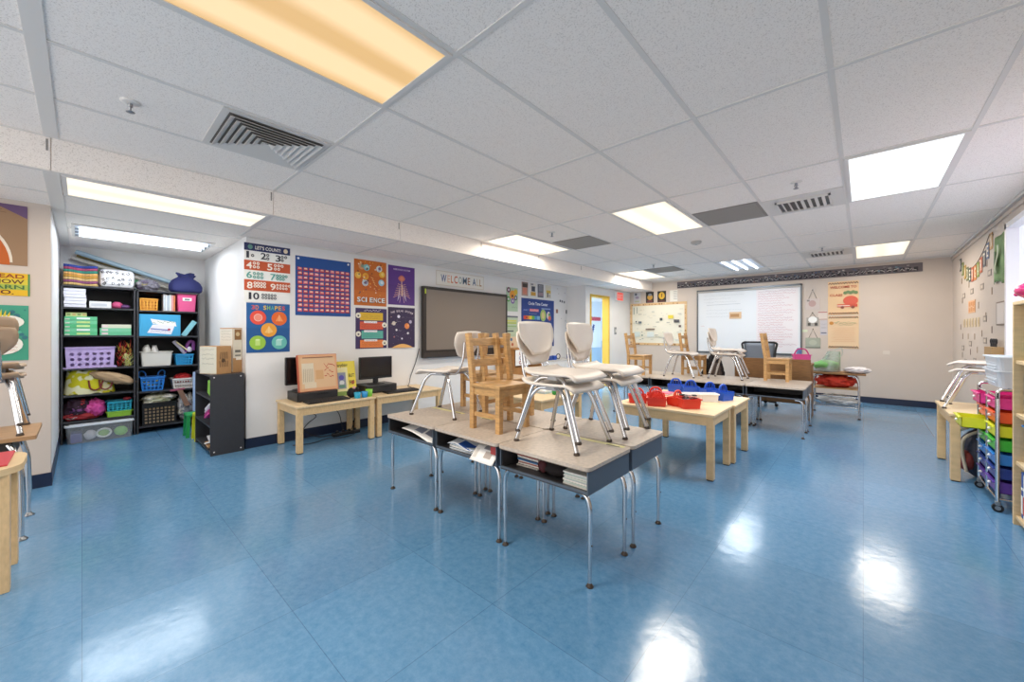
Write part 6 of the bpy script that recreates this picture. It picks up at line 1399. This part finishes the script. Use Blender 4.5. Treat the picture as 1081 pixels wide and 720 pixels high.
m = MB(); m.box(.25, .33, BACK-.006, BACK, .84, .90, mat('wall_plate', '#ddd3c8', .5), .002); tag(m.build('outlet_plate', loc=(.29, BACK, .84)), 'beige blank wall plate low on the back wall', 'wall plate')

# ================================================================== RIGHT WALL
bn = thing('letter_banner', 'drooping banner of coloured letters on the right wall', 'banner', (RIGHT, 7.55, 2.0))
word = 'KINDERGARTEN'; lc2 = ['#3c4450', '#7a8a4a', '#c9a23f', '#6f7a4a', '#4f5f58', '#c8643f', '#d98a4a', '#8fa04a', '#c8643f', '#5a5f68', '#4a5f86', '#b5843f']
pts = []
for k in range(12):
    t_ = k/11; y = 8.40-1.78*t_; z = 2.20-.56*t_*(1-t_)*1.7-.0*t_-.03*(1-t_)
    pts.append((-.004, y+.075-7.55, z+.09-2.0))
    s = Sheet(lambda u, v, d: (-d, y+.065-7.55-u, z-2.0-.09+v), .13, .18, lc2[k], th=.003, d0=.003); s.text(word[k], .025, .025, .08 if word[k] != 'I' else .03, .13, '#efe6d4'); s.mb.build('letter_card', bn)
m = MB(); m.tube([(-.004, 8.55-7.55, 2.27-2.0)]+pts+[(-.004, 6.52-7.55, 2.25-2.0)], .003, P('#6a5a48'), 6); m.build('string', bn)
pn = thing('green_pennant', 'worn green hanging banner high on the right wall by the window', 'banner', (RIGHT, 6.22, 1.71))
m = MB(); m.slab(lambda u, v: (-.012-.010*math.sin(9*u)*(1-v*.5), .21-.43*u+.02*math.sin(4*v), .0+.48*v+.02*math.sin(5*u)*(1-v)), 16, 10, .003, mat('green_felt', '#7d9a68', .8, noise=.3, scale=9)); m.build('cloth', pn)
m = MB(); m.slab(lambda u, v: (-.028-.004*math.sin(7*v), .03+.05*u-.06*v+.03*math.sin(5*v), .10+.28*v), 4, 10, .003, P('#c5cfae')); m.slab(lambda u, v: (-.030, .12-.05*u, .18+.15*v), 4, 4, .003, P('#4f7450')); m.build('applique', pn)
fr_ = thing('wall_frame', 'small pale framed panel on the right wall below the green banner', 'frame', (RIGHT, 6.19, 1.28)); m = MB(); m.box(-.012, 0, -.17, .17, 0, .24, P('#8a7a70'), .002); m.build('frame', fr_); m = MB(); m.box(-.0145, -.0125, -.15, .13, .015, .225, P('#d9cfc8')); m.build('panel', fr_)
ph = thing('tool_caddy', 'tan wall pocket holding dark scissors on the right wall', 'holder', (RIGHT, 6.28, .93)); m = MB(); m.box(-.08, 0, -.16, .16, 0, .13, mat('tan_pocket', '#b59468', .7), .004); m.build('pocket', ph)
for y in (-.10, -.03, .04, .11):
    m = MB(); m.tube([(-.04, y, .10), (-.04, y, .16)]+[(-.04, y+.025*math.sin(2*PI*k/10), .185-.025*math.cos(2*PI*k/10)) for k in range(11)], .006, P('#2b2a2e'), 6); m.build('scissor_handle', ph)
R = random.Random(29)
def wcard(y, z, w, h, col, inner, lb, gr):
    s = Sheet(wmap('right', y, z), w, h, col)
    if inner: s.rect(w*.2, w*.8, h*.25, h*.75, inner)
    s.done('word_card', lb, 'card', gr)
sm = [(8.35, 1.90), (8.12, 1.93), (7.85, 1.80), (7.52, 1.93), (7.2, 1.90), (6.85, 1.95), (8.3, 1.62), (6.62, 1.62), (7.28, 1.50), (6.9, 1.36), (8.42, 1.25), (8.28, 1.12), (7.9, 1.12), (7.5, 1.12), (6.62, 1.20), (7.35, .96), (7.75, .92), (6.7, .98), (8.3, .86), (7.6, .78), (7.1, 1.16)]
for y, z in sm: wcard(y, z, .035, .075, R.choice(['#b9a18e', '#ae998a', '#bda894', '#a38e82']), None, 'small narrow word card taped to the right wall', 'narrow word cards on the right wall')
ov = [(8.25, 1.68), (7.72, 1.70), (7.15, 1.71), (6.78, 1.83), (7.82, 1.03), (7.0, 1.08), (7.55, .82), (8.12, .78), (6.95, .72), (8.32, .96), (7.0, 1.33)]
for y, z in ov: wcard(y, z, .16, .07, '#a1948a', '#d2c4b5', 'grey oval rimmed word card on the right wall', 'oval rimmed word cards on the right wall')
for y in (8.2, 8.02, 7.84, 7.66, 7.48, 7.3): wcard(y, 1.28, .10, .11, '#d3bf9c', '#c0a87f', 'tan square card in the middle row of the right wall', 'tan cards in a row on the right wall')
s = Sheet(wmap('right', 7.85, 1.46), .42, .16, '#e5b48a')
for k in range(3): s.rect(.02+.135*k, .13+.135*k, .02, .14, '#d0915f'); s.scrawl(.03+.135*k, .12+.135*k, .08, .05, '#f0d6b8', R, 2)
s.done('date_card', 'orange three part date card in the middle of the right wall', 'card')
